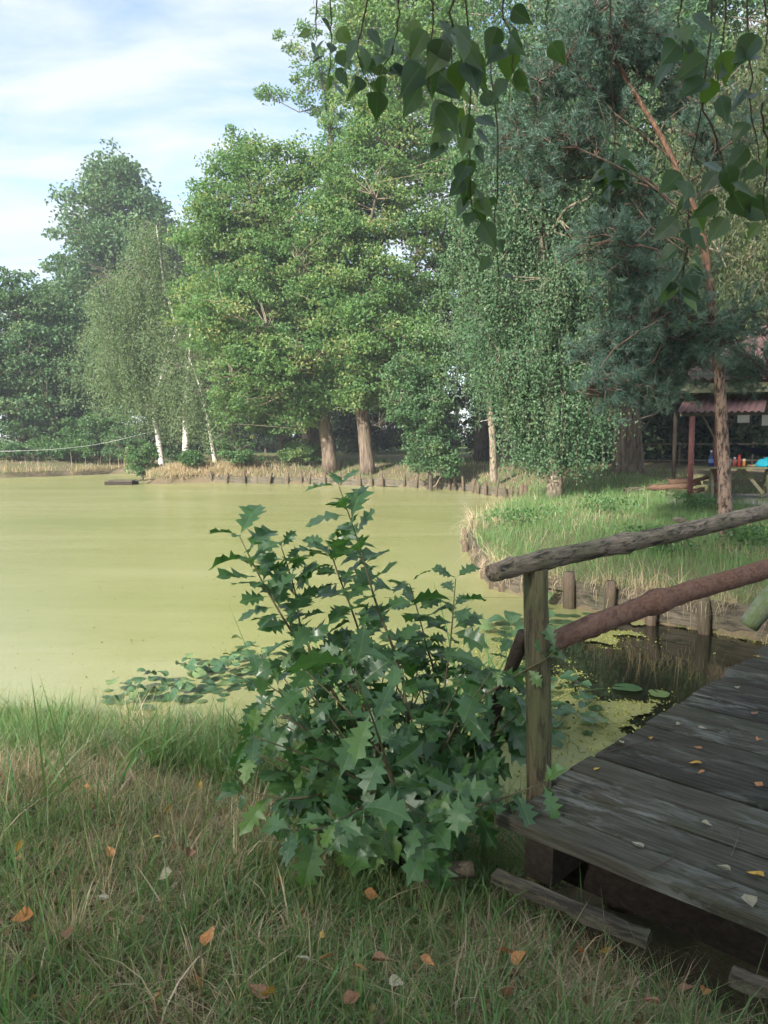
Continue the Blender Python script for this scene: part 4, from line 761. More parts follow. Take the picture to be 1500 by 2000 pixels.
# weeds on the right bank: broad leaves
r = np.random.default_rng(105)
for (px, py, rad, n, lb) in ((1280, 1085, .5, 500, 'patch of dark broad leaved weeds under the top rail'), (1360, 1000, .5, 420, 'weeds around the foot of the red pole'), (1470, 1080, .5, 420, 'weeds at the right border between the two rails'), (1020, 1020, .7, 360, 'grey green weeds at the near corner of the grassy point'), (1180, 1010, .7, 360, 'weeds in the middle of the right bank')):
    q = P(px, py, -.05); C = q + r.normal(size=(n, 3)) * np.array([rad * .5, rad * .5, 0]); C = C[pond_dist(C[:, 0], C[:, 1]) > .1]; C[:, 2] = height(C[:, 0], C[:, 1]) + r.uniform(.08, .34, len(C))
    o = empty('weed_patch', lb, 'weeds', (q[0], q[1], hz(q[0], q[1]))); v, f, t = leaf_quads(C, .075, .05, r, .6); child('leaves', MB().add(v, f, t).mesh('leaves', M['bush_leaf']), o)['kind'] = 'stuff'

# ------------------------------------------------------------------ water lilies
def pad_mesh(seed, lift):
    r = np.random.default_rng(seed); m = 15; th = np.linspace(.16, 2 * math.pi - .16, m); R = 1 + .05 * r.normal(size=m)
    z = lift * (np.cos(2 * th + r.uniform(0, 6)) * .22 + r.uniform(-.1, .1, m)); V = np.vstack([[0, 0, 0], np.c_[R * np.cos(th) * .55, R * np.sin(th) * .5, z * .3], np.c_[R * np.cos(th), R * np.sin(th) * .86, z]])
    q = np.arange(m - 1); F = [np.stack([0 * q, q + 1, q + 2], -1), np.stack([q + 1, q + 1 + m, q + 2 + m, q + 2], -1)]
    return MB().add(V, F, r.uniform(.1, .9)).mesh('leaf', M['pad'], True)
PADS = [pad_mesh(i, .15 if i < 4 else 1.1) for i in range(10)]
def lily(label, px0, pts, n, sd, size=.1, raised=.4):
    r = np.random.default_rng(sd); c = P(*px0, WZ); o = empty('water_lily', label, 'water lily', tuple(c)); done = []
    for _ in range(n * 8):
        if len(done) >= n: break
        a, b, rx, ry = pts[int(r.integers(len(pts)))]; q = P(a + r.normal() * rx * .5, b + r.normal() * ry * .5, WZ)
        s = size * r.uniform(.65, 1.2)
        if pond_dist(np.array([q[0]]), np.array([q[1]]))[0] > .12 or any(math.hypot(q[0] - x, q[1] - y) < (s + t) * .62 for x, y, t in done): continue
        done.append((q[0], q[1], s)); up = r.uniform() < raised
        k = link('leaf', PADS[int(r.integers(4, 10)) if up else int(r.integers(0, 4))]); k.parent = o; k.matrix_parent_inverse = Matrix.Translation(-Vector(o.location))
        k.location = (q[0], q[1], WZ + (.012 + r.uniform(.03, .13) if up else .007)); k.rotation_euler = (r.normal() * (.3 if up else .01), r.normal() * (.3 if up else .01), r.uniform(0, 6.28)); k.scale = (s, s, s)
lily('dense raft of lily pads at the near shore left of the oak bush', (330, 1350), [(270, 1368, 55, 16), (350, 1350, 70, 20), (430, 1325, 55, 26), (480, 1300, 40, 24)], 170, 201, .056, .3)
lily('lily pads floating behind the rail post beside the stake wall', (1110, 1215), [(1080, 1220, 60, 30), (1180, 1215, 40, 18), (1215, 1185, 40, 12), (1000, 1235, 50, 25)], 46, 202, .10, .3)
lily('upturned lily pads in the inlet just right of the rail post', (1120, 1370), [(1120, 1360, 40, 25), (1090, 1430, 25, 40), (1150, 1400, 35, 25), (1040, 1330, 40, 40)], 36, 203, .065, .5)
lily('two flat duckweed covered pads alone on the dark water', (1250, 1345), [(1226, 1342, 3, 2), (1286, 1353, 3, 2)], 2, 204, .12, 0.)

# ------------------------------------------------------------------ red oak bush
HALF = [(0, .010), (.14, .05), (.25, .20), (.33, .115), (.46, .33), (.51, .155), (.66, .355), (.70, .145), (.84, .22), (.875, .08), (1., .0)]
def redoak_leaf(seed):
    r = np.random.default_rng(seed); h = np.array(HALF); droop = r.uniform(.05, .6); fold = r.uniform(.0, .45); tw = r.uniform(-.7, .7); V = []; A = []; TT = []
    for sgn in (1, -1):
        hh = h + np.c_[r.normal(size=len(h)) * .012, r.normal(size=len(h)) * .018]; hh[0] = h[0]; hh[-1] = h[-1]
        for (t, w), (t0, w0) in zip(hh, h):
            w = max(w, .0); tm = t0 - .33 * w0
            for (tt, ww) in ((tm, 0.), (t, w)):
                z = -droop * tt ** 2 + fold * ww * (1 - .5 * ww) + tw * sgn * ww * tt + (r.normal() * .032 if ww > .05 else 0); V.append((tt, sgn * ww, z)); A.append(ww); TT.append(t0 if ww else tm)
    m = len(h); F = []
    for o, fl_ in ((0, 0), (2 * m, 1)):
        for i in range(m - 1):
            q = [o + 2 * i, o + 2 * i + 1, o + 2 * i + 3, o + 2 * i + 2]; F.append(q if fl_ else q[::-1])
    V = np.array(V); V = np.vstack([V]); mb = MB().add(V, np.array(F), np.array(TT), np.array(A))
    mb.add(np.array([(-.1, -.008, .0), (-.1, .008, .0), (.03, .008, 0), (.03, -.008, 0)]), np.array([[0, 1, 2, 3]]), .5, 0.)
    return mb.mesh('leaf', M['redoak'], True)
OAKL = [redoak_leaf(300 + i) for i in range(10)]
r = np.random.default_rng(106)
bush_c = P(800, 1620, 0.); bush_c[1] += .1
bush = empty('red_oak_sapling', 'bushy red oak sapling with big lobed leaves in the foreground', 'sapling', (bush_c[0], bush_c[1], hz(bush_c[0], bush_c[1])))
def bs(*p): return [np.array(bush.location) + r.normal(size=3) * (.06, .06, 0)] + [D(a, b, y) for a, b, y in p]
STEMS = [(bs((790, 1350, 3.2), (735, 1180, 3.2), (700, 1060, 3.2), (662, 950, 3.2)), 30, 1.), (bs((690, 1420, 3.15), (580, 1250, 3.1), (520, 1150, 3.1), (468, 1048, 3.1)), 38, 1.), (bs((700, 1400, 3.3), (600, 1260, 3.3), (575, 1150, 3.3), (550, 1070, 3.3)), 36, 1.), (bs((740, 1380, 3.4), (700, 1230, 3.4), (660, 1120, 3.4), (640, 1060, 3.4)), 34, 1.),
         (bs((860, 1400, 3.35), (880, 1250, 3.4), (890, 1130, 3.4)), 30, .95), (bs((900, 1420, 3.2), (960, 1350, 3.1), (1060, 1290, 2.95), (1085, 1270, 2.95)), 12, .7), (bs((850, 1380, 3.5), (830, 1250, 3.5), (800, 1140, 3.5)), 30, .95), (bs((920, 1450, 3.3), (990, 1350, 3.4), (1000, 1250, 3.4)), 20, .85),
         (bs((700, 1560, 2.95), (560, 1560, 2.85), (480, 1545, 2.85)), 13, .9), (bs((740, 1600, 2.8), (620, 1620, 2.65), (570, 1620, 2.62)), 12, 1.), (bs((880, 1600, 2.85), (980, 1560, 2.8), (1060, 1530, 2.8)), 12, .9), (bs((830, 1610, 2.75), (850, 1630, 2.65)), 9, 1.), (bs((680, 1500, 3.05), (560, 1400, 3.0), (510, 1370, 3.0)), 13, .95)]
while len(STEMS) < 66:
    th = r.uniform(0, 2 * math.pi); rr = r.uniform(.45, 1) ** .6; px = 745 + 295 * rr * math.cos(th); py = 1430 + 195 * rr * math.sin(th); yd = 3.15 + r.normal() * .28 - .35 * (py - 1400) / 250
    e = D(px, py, yd); b = np.array(bush.location) + r.normal(size=3) * (.08, .08, 0)
    STEMS.append(([b, (b + e) / 2 + np.array([0, 0, .12]) + r.normal(size=3) * .04, e], int(r.integers(9, 13)), r.uniform(.85, 1.1)))
cand = []
for si, (pts, nl, sc) in enumerate(STEMS):
    pts = np.array(pts); path = smooth_path(pts, 16); L_ = np.linalg.norm(np.diff(path, axis=0), axis=1).sum()
    so = child('stem', MB().add(*tube(path, np.linspace(.0085 if L_ > .7 else .006, .002, 16), 6)).mesh('stem', M['stem'], True), bush)
    for i in range(nl):
        f = .30 + .70 * (i + r.uniform(0, .6)) / nl if i < nl - 3 else 1.; f = min(f, 1.); x = f * 15; k0 = min(int(x), 14); p = path[k0] + (path[k0 + 1] - path[k0]) * (x - k0); tg = nrm(path[k0 + 1] - path[k0])
        a = i * 2.4 + r.normal() * .4; u1 = nrm(np.cross(tg, (0.3, .2, 1.))); u2 = np.cross(tg, u1); out = u1 * math.cos(a) + u2 * math.sin(a)
        low = np.clip((1.0 - p[2]) / .7, 0, 1)
        ax = nrm(out * 1.0 + tg * .45 + np.array([0, -.35 * low, .10 - .75 * low]) + r.normal(size=3) * .15); nn = np.array([0, -.55 * low - .12, .8]) + r.normal(size=3) * .28
        nn = nrm(nn - ax * (nn @ ax)); ln = sc * r.uniform(.10, .19) * (.75 if f > .98 and i % 2 else 1.)
        pet = p + ax * .1 * ln
        cand.append((pet, ax, nn, ln, so))
order = sorted(range(len(cand)), key=lambda i: cand[i][0][1])
rest = MB()
for rank, i in enumerate(order):
    p, ax, nn, ln, so = cand[i]; by = np.cross(nn, ax); me = OAKL[int(r.integers(10))]
    Mx = Matrix(((ax[0], by[0], nn[0], p[0]), (ax[1], by[1], nn[1], p[1]), (ax[2], by[2], nn[2], p[2]), (0, 0, 0, 1)))
    if rank < 300:
        o = link('leaf', me, so); o.matrix_basis = Mx @ Matrix.Diagonal((ln, ln * r.uniform(.85, 1.12), ln, 1))
    else:
        co = np.empty(len(me.vertices) * 3, np.float32); me.vertices.foreach_get('co', co); co = co.reshape(-1, 3) * ln; R3 = np.array(Mx.to_3x3()); au = np.empty(len(co), np.float32); me.attributes['aux'].data.foreach_get('value', au)
        ta = np.empty(len(co), np.float32); me.attributes['tint'].data.foreach_get('value', ta); rest.add(co @ R3.T + p, np.array([list(q.vertices) for q in me.polygons]), ta, au)
if rest.n: child('inner_leaves', rest.mesh('inner_leaves', M['redoak'], True), bush)['kind'] = 'stuff'
# dead stump in the bush foot
tag(log([P(825, 1710, .0) - (0, 0, .03), P(870, 1705, .0), P(925, 1695, .02)], .022, .032, 10, 10, ((.5, .5),), .16, 9).obj('root_stump', M['stake_wood'], None, True), 'reddish rotten root stub between the bush and the deck', 'stump')

# ------------------------------------------------------------------ birch over the viewer, its twigs hang into the picture
ob = tree('birch_tree', 'birch above the viewer whose leafy twigs hang into the top of the picture', [(-.9, -2.6, 0), (-.8, -2.5, 4), (-.6, -2.2, 9), (-.5, -2, 13)], [.17, .14, .09, .02], [(.2, -1.2, 9, 3.6, 2.2, 2.6, 1), (-.6, -2.2, 12, 2.2, 2.0, 2.2, 1), (2., -1.2, 7.5, 2.0, 1.8, 1.4, 1)], clumps=80, per=60, rc=.55, leaf=(.09, .07), lmat='birch_leaf', bmat='birch_bark', seed=82, limbs=10)
def birch_leaf(seed):
    r = np.random.default_rng(seed); h = [(0, .02), (.04, .16), (.12, .28), (.22, .345), (.33, .355), (.46, .31), (.6, .23), (.74, .14), (.87, .06), (1.05, 0)]; dr = r.uniform(-.1, .35); fo = r.uniform(.0, .5); V = []; A = []
    for sg in (1, -1):
        for t, w in h:
            for ww in (0, w): V.append((t, sg * ww, -dr * t * t + fo * ww + (r.normal() * .012 if ww else 0))); A.append(ww)
    m = len(h); F = []
    for o, f_ in ((0, 0), (2 * m, 1)):
        for i in range(m - 1): q = [o + 2 * i, o + 2 * i + 1, o + 2 * i + 3, o + 2 * i + 2]; F.append(q if f_ else q[::-1])
    mb = MB().add(np.array(V), np.array(F), .5, np.array(A)); mb.add(np.array([(-.42, -.012, .02), (-.42, .012, .02), (.02, .012, 0), (.02, -.012, 0)]), np.array([[0, 1, 2, 3]]), .5, 0.)
    return mb.mesh('leaf', M['hang'], True)
BIRL = [birch_leaf(400 + i) for i in range(8)]
r = np.random.default_rng(107)
TW = [([(632, -60), (612, 20), (601, 70)], 1.5, 3, .3, .036), ([(645, -60), (648, 60), (644, 150)], 1.45, 8, .35, .042), ([(735, -60), (705, 40), (690, 110), (702, 165)], 1.35, 11, .25, .043), ([(775, -60), (776, 60), (757, 150)], 1.3, 9, .3, .045), ([(835, -60), (850, 60), (842, 190)], 1.2, 9, .3, .055), ([(895, -60), (880, 40), (900, 120)], 1.1, 9, .3, .055),
      ([(900, -60), (912, 150), (905, 300), (912, 410)], 1.35, 16, .35, .05), ([(872, 40), (868, 180), (858, 290)], 1.4, 10, .45, .048), ([(985, -60), (990, 40), (1000, 150)], 1.2, 8, .25, .045), ([(958, 100), (966, 300), (955, 430), (970, 540)], 1.5, 6, .3, .036), ([(1062, -60), (1068, 20), (1070, 50)], 1.3, 1, .9, .05),
      ([(1190, -60), (1192, 150), (1198, 270), (1185, 350)], 1.5, 15, .72, .043), ([(1330, -60), (1335, 30), (1342, 90)], 1.2, 7, .3, .05), ([(1395, -60), (1372, 200), (1352, 320), (1338, 530)], 1.3, 14, .6, .05), ([(1408, -60), (1414, 70), (1405, 150)], 1.15, 6, .45, .048), ([(1458, -60), (1465, 150), (1482, 330)], 1.2, 10, .35, .042), ([(1372, 200), (1400, 310), (1432, 420)], 1.25, 8, .4, .052), ([(1496, -60), (1492, 60), (1494, 130)], 1.1, 5, .3, .045), ([(1342, 480), (1320, 505), (1305, 545)], 1.3, 6, .2, .04), ([(1490, 200), (1488, 300), (1496, 420)], 1.2, 5, .3, .045)]
for pts, dep, nl, f0, sz in TW:
    path = smooth_path([D(a, b, dep + .04 * i) for i, (a, b) in enumerate(pts)], 14); wob = np.cumsum(r.normal(size=(14, 3)) * .0028, 0); path = path + wob - wob[0]
    so = child('twig', MB().add(*tube(path, np.linspace(.0018, .0008, 14), 5)).mesh('twig', M['twig'], True), ob)
    for i in range(nl):
        f = min(1., f0 + (1 - f0) * (i + .7) / nl); x = f * 13; k0 = min(int(x), 12); p = path[k0] + (path[k0 + 1] - path[k0]) * (x - k0); az = i * 2.5 + r.normal() * .6
        ax = nrm(np.array([math.cos(az) * .75, math.sin(az) * .5, -.75 + r.normal() * .3])); nn = np.array([0, -.7, .5]) + r.normal(size=3) * .55; nn = nrm(nn - ax * (nn @ ax)); by = np.cross(nn, ax); s_ = sz * r.uniform(.7, 1.15); pet = p + ax * .42 * s_
        o = link('leaf', BIRL[int(r.integers(8))], so); o.matrix_basis = Matrix(((ax[0], by[0], nn[0], pet[0]), (ax[1], by[1], nn[1], pet[1]), (ax[2], by[2], nn[2], pet[2]), (0, 0, 0, 1))) @ Matrix.Diagonal((s_, s_, s_, 1))

# ------------------------------------------------------------------ shelter with picnic table on the right bank
pav = empty('shelter', 'open timber shelter with a reddish corrugated roof at right', 'shelter', (8.0, 19.5, hz(8, 19.5)))
A = math.radians(18); e_ = np.array([math.cos(A), -math.sin(A), 0]); b_ = np.array([math.sin(A), math.cos(A), 0]); up = np.array([0, 0, 1.])
O = D(1318, 742, 18.6); O[2] = D(1318, 742, 18.6)[2]
def Q(s, t, z): return O + e_ * s + b_ * t + up * z
def ppart(name, mb, mat, smooth=False): return child(name, mb.mesh(name, mat if not isinstance(mat, str) else M[mat], smooth), pav)
def corrugated(p00, p10, p01, p11, nwave, amp, nrm_):
    n = nwave * 6 + 1; V = []; 
    for j in (0., .5, 1.):
        for i in range(n):
            u = i / (n - 1); a = p00 + (p10 - p00) * u; b = p01 + (p11 - p01) * u; V.append(a + (b - a) * j + nrm_ * amp * math.sin(u * nwave * 2 * math.pi))
    F = [[j * n + i, j * n + i + 1, (j + 1) * n + i + 1, (j + 1) * n + i] for j in range(2) for i in range(n - 1)]
    return MB().add(np.array(V), np.array(F))
M['roof'] = wood_mat('corrugated_roof', (.085, .05, .048), (.16, .10, .098), (.11, .06, .055), (3, 3, 3), .65)
ppart('roof', corrugated(Q(0, 0, 0), Q(5.2, 0, 0), Q(2.3, 2.9, 1.55), Q(5.2, 2.9, 1.55), 26, .028, nrm(np.cross(e_, b_ * 2.9 + up * 1.55))), M['roof'], True)
ppart('roof', corrugated(Q(5.2, 5.8, 0), Q(0, 5.8, 0), Q(5.2, 2.9, 1.56), Q(2.3, 2.9, 1.56), 26, .028, nrm(np.cross(e_, -b_ * 2.9 + up * 1.55)) * 1.), M['roof'], True)
ppart('roof', corrugated(Q(0, 5.8, 0), Q(0, 0, 0), Q(2.28, 2.92, 1.55), Q(2.28, 2.88, 1.55), 26, .028, nrm(np.cross(-b_, e_ * 2.3 + up * 1.55))), M['roof'], True)
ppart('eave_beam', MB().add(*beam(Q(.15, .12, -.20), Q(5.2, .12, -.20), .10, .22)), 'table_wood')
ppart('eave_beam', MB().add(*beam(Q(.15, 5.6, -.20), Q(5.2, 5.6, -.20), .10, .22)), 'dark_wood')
ppart('side_beam', MB().add(*beam(Q(.2, .2, -.34), Q(.2, 5.5, -.34), .10, .16)), 'dark_wood')
ppart('awning', corrugated(Q(.05, -.5, -.78), Q(1.9, -.5, -.78), Q(.25, .5, -.46), Q(2.1, .5, -.46), 13, .02, up), M['roof'], True)
gz = hz(8, 19)
def post(s, t, top, rad, mat): q = Q(s, t, 0); ppart('post', MB().add(*tube([(q[0], q[1], gz - .1), (q[0], q[1], O[2] + top)], rad, 10)), mat, True)
q = P(1347, 990, gz); ppart('pole', MB().add(*tube([(q[0], q[1], gz - .2), (q[0] - .02, q[1], O[2] - .9)], .06, 12)), 'red_paint', True)
ppart('pole_collar', MB().add(*tube([(q[0] - .006, q[1], gz + .95), (q[0] - .006, q[1], gz + 1.0)], .068, 12)), 'red_paint', True)
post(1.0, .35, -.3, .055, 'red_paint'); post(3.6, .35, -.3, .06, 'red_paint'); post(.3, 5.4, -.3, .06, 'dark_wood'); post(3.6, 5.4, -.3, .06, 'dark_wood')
ppart('brace', MB().add(*beam(Q(.55, .35, -.6), Q(1.0, .35, -1.45), .07, .05)), 'grey_wood'); ppart('brace', MB().add(*beam(Q(2.55, .35, -.5), Q(3.0, .35, -1.35), .09, .07)), 'dark_wood')
ppart('cross_beam', MB().add(*beam(Q(.3, 3.0, -.75), Q(5, 3.0, -.75), .06, .08)), 'grey_wood')
M['paper'] = plain('paper', (.62, .62, .6), .7, .3, .1)
for s_, w, h in ((1.75, .3, .2), (2.35, .35, .28)): ppart('notice', MB().add(*beam(Q(s_, 2.95, -.9 - h / 2 + .12), Q(s_ + w, 2.95, -.9 - h / 2 + .12), .01, h)), M['paper'])
# table
tx, ty, tz = D(1372, 912, 18.4); tb = empty('picnic_table', 'greenish weathered picnic table under the shelter', 'table', (tx + .9, ty - .1, gz))
ta = math.radians(-4); te = np.array([math.cos(ta), math.sin(ta), 0]); tn_ = np.array([-te[1], te[0], 0]); T0 = np.array([tx, ty, gz])
TZ = tz - gz
def tp(name, mb, mat='table_wood'): return child(name, mb.mesh(name, M[mat]), tb)
for i in range(4): tp('plank', MB().add(*beam(T0 + tn_ * (.02 + i * .19) + up * (TZ - .025), T0 + te * 2.1 + tn_ * (.02 + i * .19) + up * (TZ - .025), .18, .045, 2, .003)))
for s_ in (.32, 1.62):
    for a0, a1 in ((-.32, .30), (.92, .28)):
        tp('leg', MB().add(*beam(T0 + te * (s_ + (-.16 if a0 < 0 else .16)) + tn_ * a0, T0 + te * s_ + tn_ * a1 + up * (TZ - .05), .09, .05, up=te)))
    tp('cross_bar', MB().add(*beam(T0 + te * (s_ + .05) + tn_ * -.3 + up * .42, T0 + te * (s_ + .05) + tn_ * .95 + up * .42, .05, .09)))
tp('brace', MB().add(*beam(T0 + te * .45 + tn_ * .3 + up * .2, T0 + te * 1.0 + tn_ * .3 + up * (TZ - .06), .05, .08))); tp('brace', MB().add(*beam(T0 + te * 1.55 + tn_ * .3 + up * .2, T0 + te * 1.05 + tn_ * .3 + up * (TZ - .06), .05, .08)))
tp('foot_bar', MB().add(*beam(T0 + te * .1 + tn_ * -.1 + up * .03, T0 + te * .95 + tn_ * -.1 + up * .03, .07, .06)))
ZT = gz + TZ
def bottle(name, label, s_, t_, prof, col, capcol, z=ZT, caph=.04):
    q = T0 + te * s_ + tn_ * t_; o = empty(name, label, 'bottle', (q[0], q[1], z)); m = plain(name + '_plastic', col, .25, .5, .08)
    child('body', MB().add(*lathe(prof, 16, (q[0], q[1], z))).mesh('body', m, True), o); rt, ht = prof[-1]
    child('cap', MB().add(*lathe([(rt + .006, ht - .005), (rt + .006, ht + caph), (.001, ht + caph)], 12, (q[0], q[1], z))).mesh('cap', plain('cap', capcol, .4, .5, .05), True), o); return o
PB = [(.001, 0), (.052, 0), (.06, .02), (.06, .2), (.052, .24), (.024, .31), (.018, .35)]
o = bottle('water_bottle', 'dark blue drink bottle with a pale cap on the table end', .28, .25, PB, (.02, .035, .13), (.6, .6, .65)); q = o.location
child('label_band', MB().add(*lathe([(.0615, .09), (.0615, .18)], 16, tuple(q))).mesh('label_band', plain('label_blue', (.08, .16, .4), .4, .5, .2), True), o)
bottle('ketchup_bottle', 'tall red ketchup bottle on the table right of the pine trunk', .92, .2, [(.001, 0), (.04, 0), (.045, .03), (.036, .1), (.045, .17), (.03, .23), (.02, .25)], (.5, .03, .02), (.5, .02, .02))
bottle('ketchup_bottle', 'second red bottle just left of the tall ketchup bottle', .86, .32, [(.001, 0), (.045, 0), (.045, .12), (.03, .17), (.02, .19)], (.55, .12, .09), (.75, .7, .65))
bottle('mustard_bottle', 'short orange yellow sauce bottle beside the ketchup', 1.02, .15, [(.001, 0), (.035, 0), (.035, .12), (.028, .15)], (.6, .25, .05), (.7, .55, .35))
bottle('clear_jar', 'pale jar behind the red bottles', .80, .5, [(.001, 0), (.05, 0), (.05, .12), (.04, .14)], (.4, .45, .5), (.6, .5, .4))
M['tray'] = plain('paper_tray', (.45, .38, .33), .7, .3, .2); q = T0 + te * 1.22 + tn_ * .2
o = empty('food_tray', 'paper plate with meat and rolls on the table', 'food', (q[0], q[1], ZT)); child('plate', MB().add(*lathe([(.001, .004), (.1, .004), (.13, .02), (.13, .025), (.1, .009), (.001, .009)], 18, (q[0], q[1], ZT))).mesh('plate', M['tray'], True), o)
rr_ = np.random.default_rng(5)
for i in range(5):
    a = i * 1.25; c = (q[0] + .055 * math.cos(a), q[1] + .055 * math.sin(a), ZT + .03); V, F = lathe([(.001, -.025), (.03, -.018), (.04, 0), (.03, .02), (.001, .028)], 9, c); child('roll', MB().add(V + rr_.normal(size=V.shape) * .003, F).mesh('roll', plain('roll', (.28, .12, .08) if i % 2 else (.3, .3, .1), .7, .3, .3), True), o)
# cyan cloth: crumpled heap
m = 22; gx_, gy_ = np.meshgrid(np.linspace(-1, 1, m), np.linspace(-1, 1, m)); rad = np.hypot(gx_, gy_)
zc = np.maximum(0, .20 * (1 - rad ** 1.6) + .035 * np.sin(gx_ * 7 + gy_ * 3) * np.cos(gy_ * 6 - gx_ * 2)) + .012; q = T0 + te * 1.58 + tn_ * .28
i_ = np.arange(m - 1)[:, None] * m + np.arange(m - 1)[None]
tag(MB().add(np.stack([q[0] + gx_ * .3, q[1] + gy_ * .24, ZT + zc], -1).reshape(-1, 3), np.stack([i_, i_ + 1, i_ + m + 1, i_ + m], -1).reshape(-1, 4)).obj('cloth', plain('cyan_cloth', (.02, .33, .42), .7, .3, .1), None, True), 'bright cyan cloth heaped on the table at the right border', 'cloth')
# hammock behind the table
hm = []; nn_ = 18
for j in range(5):
    for i in range(nn_):
        u = i / (nn_ - 1); w = (j / 4 - .5); c = D(1425, 862, 21.5) * (1 - u) + D(1600, 868, 22.5) * u; sag = .42 * 4 * u * (1 - u); hm.append(c + np.array([0, w * 1.0 * math.sin(math.pi * min(max(u, .03), .97)), -sag * (1 - .5 * (2 * w) ** 2) - .02 * math.sin(9 * u)]))
i_ = np.arange(4)[:, None] * nn_ + np.arange(nn_ - 1)[None]
ho = empty('hammock', 'dark navy hammock slung behind the picnic table', 'hammock', tuple(D(1500, 930, 22))); child('fabric', MB().add(np.array(hm), np.stack([i_, i_ + 1, i_ + nn_ + 1, i_ + nn_], -1).reshape(-1, 4)).mesh('fabric', plain('navy_fabric', (.012, .016, .04), .8, .2, .2), True), ho)
child('rope', MB().add(*tube([D(1425, 862, 21.5), D(1405, 840, 21.4)], .012, 5)).mesh('rope', M['grey_wood']), ho)
# paved floor of the shelter
fx = [Q(-.1, -.6, 0), Q(5.2, -.6, 0), Q(5.2, 6, 0), Q(-.1, 6, 0)]; fl_ = np.array([(a[0], a[1], gz + .03) for a in fx])
sl = MB(); sl.add(np.vstack([fl_, fl_ - (0, 0, .2)]), np.array([[0, 1, 2, 3], [0, 4, 5, 1], [1, 5, 6, 2], [2, 6, 7, 3], [3, 7, 4, 0]])); tag(sl.obj('paving', plain('grey_sand', (.22, .20, .18), .95, .1, .3)), kind='structure')
# firewood
def logm(a, b, r0, seed, mat='sawn'): return MB().add(*beam(a, b, r0 * 1.8, r0 * 1.3, 6, r0 * .16))
q = P(1236, 962, hz(7.2, 22)); tag(MB().add(*beam(q + (-.2, -.05, .07), q + (.22, .1, .1), .22, .09, 3, .01)).obj('wood_block', M['grey_wood']), 'short split board lying alone on the lawn', 'wood')
q0 = D(1265, 957, 19.3); q1 = D(1343, 951, 18.8); tag(logm(q0 + (0, 0, .05), q1 + (0, 0, .03), .09, 41).obj('split_log', M['sawn'], None, True), 'long split log lying left of the red pole', 'log')
tag(logm(D(1306, 943, 19.6), D(1350, 940, 19.4), .13, 42).obj('split_log', M['sawn'], None, True), 'thick rotten log piece resting on the long split log', 'log')
for i, (a, b, c_) in enumerate(((1355, 948, 'upper of the splintered firewood pieces right of the red pole'), (1362, 960, 'lower of the splintered firewood pieces right of the red pole'), (1372, 938, 'firewood piece tilted up against the table leg'))):
    q = D(a, b, 19.2 + .1 * i); tag(logm(q + (-.22, 0, -.03), q + (.2, .1, .05 + .04 * (i == 2)), .06, 44 + i).obj('firewood', M['sawn'], None, True), c_, 'firewood')
# wire fence behind
fe = empty('wire_fence', 'thin rail fence in the shade behind the shelter', 'fence', tuple(P(1270, 895, .3) * 0 + (10.2, 29.5, .3)))
for px in (1250, 1327, 1400, 1470, 1540): q = D(px, 880, 30); child('post', MB().add(*tube([(q[0], q[1], .1), (q[0], q[1], 1.35)], .035, 7)).mesh('post', M['grey_wood'], True), fe)
for z in (.62, 1.25): child('rail', MB().add(*beam((D(1240, 880, 30)[0], 29.95, z), (D(1560, 880, 30)[0], 29.95, z + .02), .03, .05)).mesh('rail', M['grey_wood']), fe)
# ropes across the far water
M['rope'] = plain('white_rope', (.6, .6, .56), .8, .2, .1)
tag(MB().add(*tube(smooth_path([D(-60, 882, 33), D(20, 881, 33), D(110, 877, 34), D(200, 866, 35.5), D(300, 842, 37)], 30), .008, 5)).obj('rope', M['rope']), 'thin white rope strung low above the left end of the pond', 'rope')
tag(MB().add(*tube(smooth_path([D(655, 795, 32), D(670, 797, 32), D(690, 798, 32.2), D(706, 797, 32.4)], 20), .008, 5)).obj('rope', M['rope']), 'short white rope tied between the two oak trunks', 'rope')
tag(MB().add(*tube(smooth_path([D(938, 823, 27), D(962, 818, 26.9), D(1040, 802, 26)], 14), .008, 5)).obj('rope', M['rope']), 'white rope tied to the slender grey birch trunk', 'rope')

# ------------------------------------------------------------------ fallen leaves
def fallen_mesh(seed, mat):
    r = np.random.default_rng(seed); h = [(0, .02), (.15, .26), (.4, .34), (.7, .18), (1., 0)]; cu = r.uniform(.2, .9); V = []
    for sg in (1, -1):
        for t, w in h:
            for ww in (0, w): V.append((t - .5, sg * ww, cu * ww * .9 + .3 * cu * (t - .5) ** 2 + r.normal() * .02))
    m = len(h); F = []
    for o in (0, 2 * m):
        for i in range(m - 1): F.append([o + 2 * i, o + 2 * i + 1, o + 2 * i + 3, o + 2 * i + 2])
    return MB().add(np.array(V), np.array(F)).mesh('fallen_leaf', mat, True)
FC = {'yellow': (.5, .30, .05), 'orange': (.42, .19, .07), 'brown': (.26, .13, .075), 'pale': (.32, .29, .2)}
FM = {k: [fallen_mesh(500 + i, plain('fallen_leaf_' + k, c, .6, .35, .3)) for i in range(3)] for k, c in FC.items()}
r = np.random.default_rng(108)
def drop(px, py, col, z, s_, label, grp):
    q = P(px, py, z)
    if z < .1: q[2] = hz(q[0], q[1]) + r.uniform(.06, .11)
    o = link('fallen_leaf', FM[col][int(r.integers(3))], None, tuple(q + (0, 0, .006)), (r.normal() * (.5 if z < .1 else .1), r.normal() * (.5 if z < .1 else .1), r.uniform(0, 6.3))); o.scale = (s_,) * 3; tag(o, label, 'leaf', grp)
DK = 'fallen leaves on the deck'
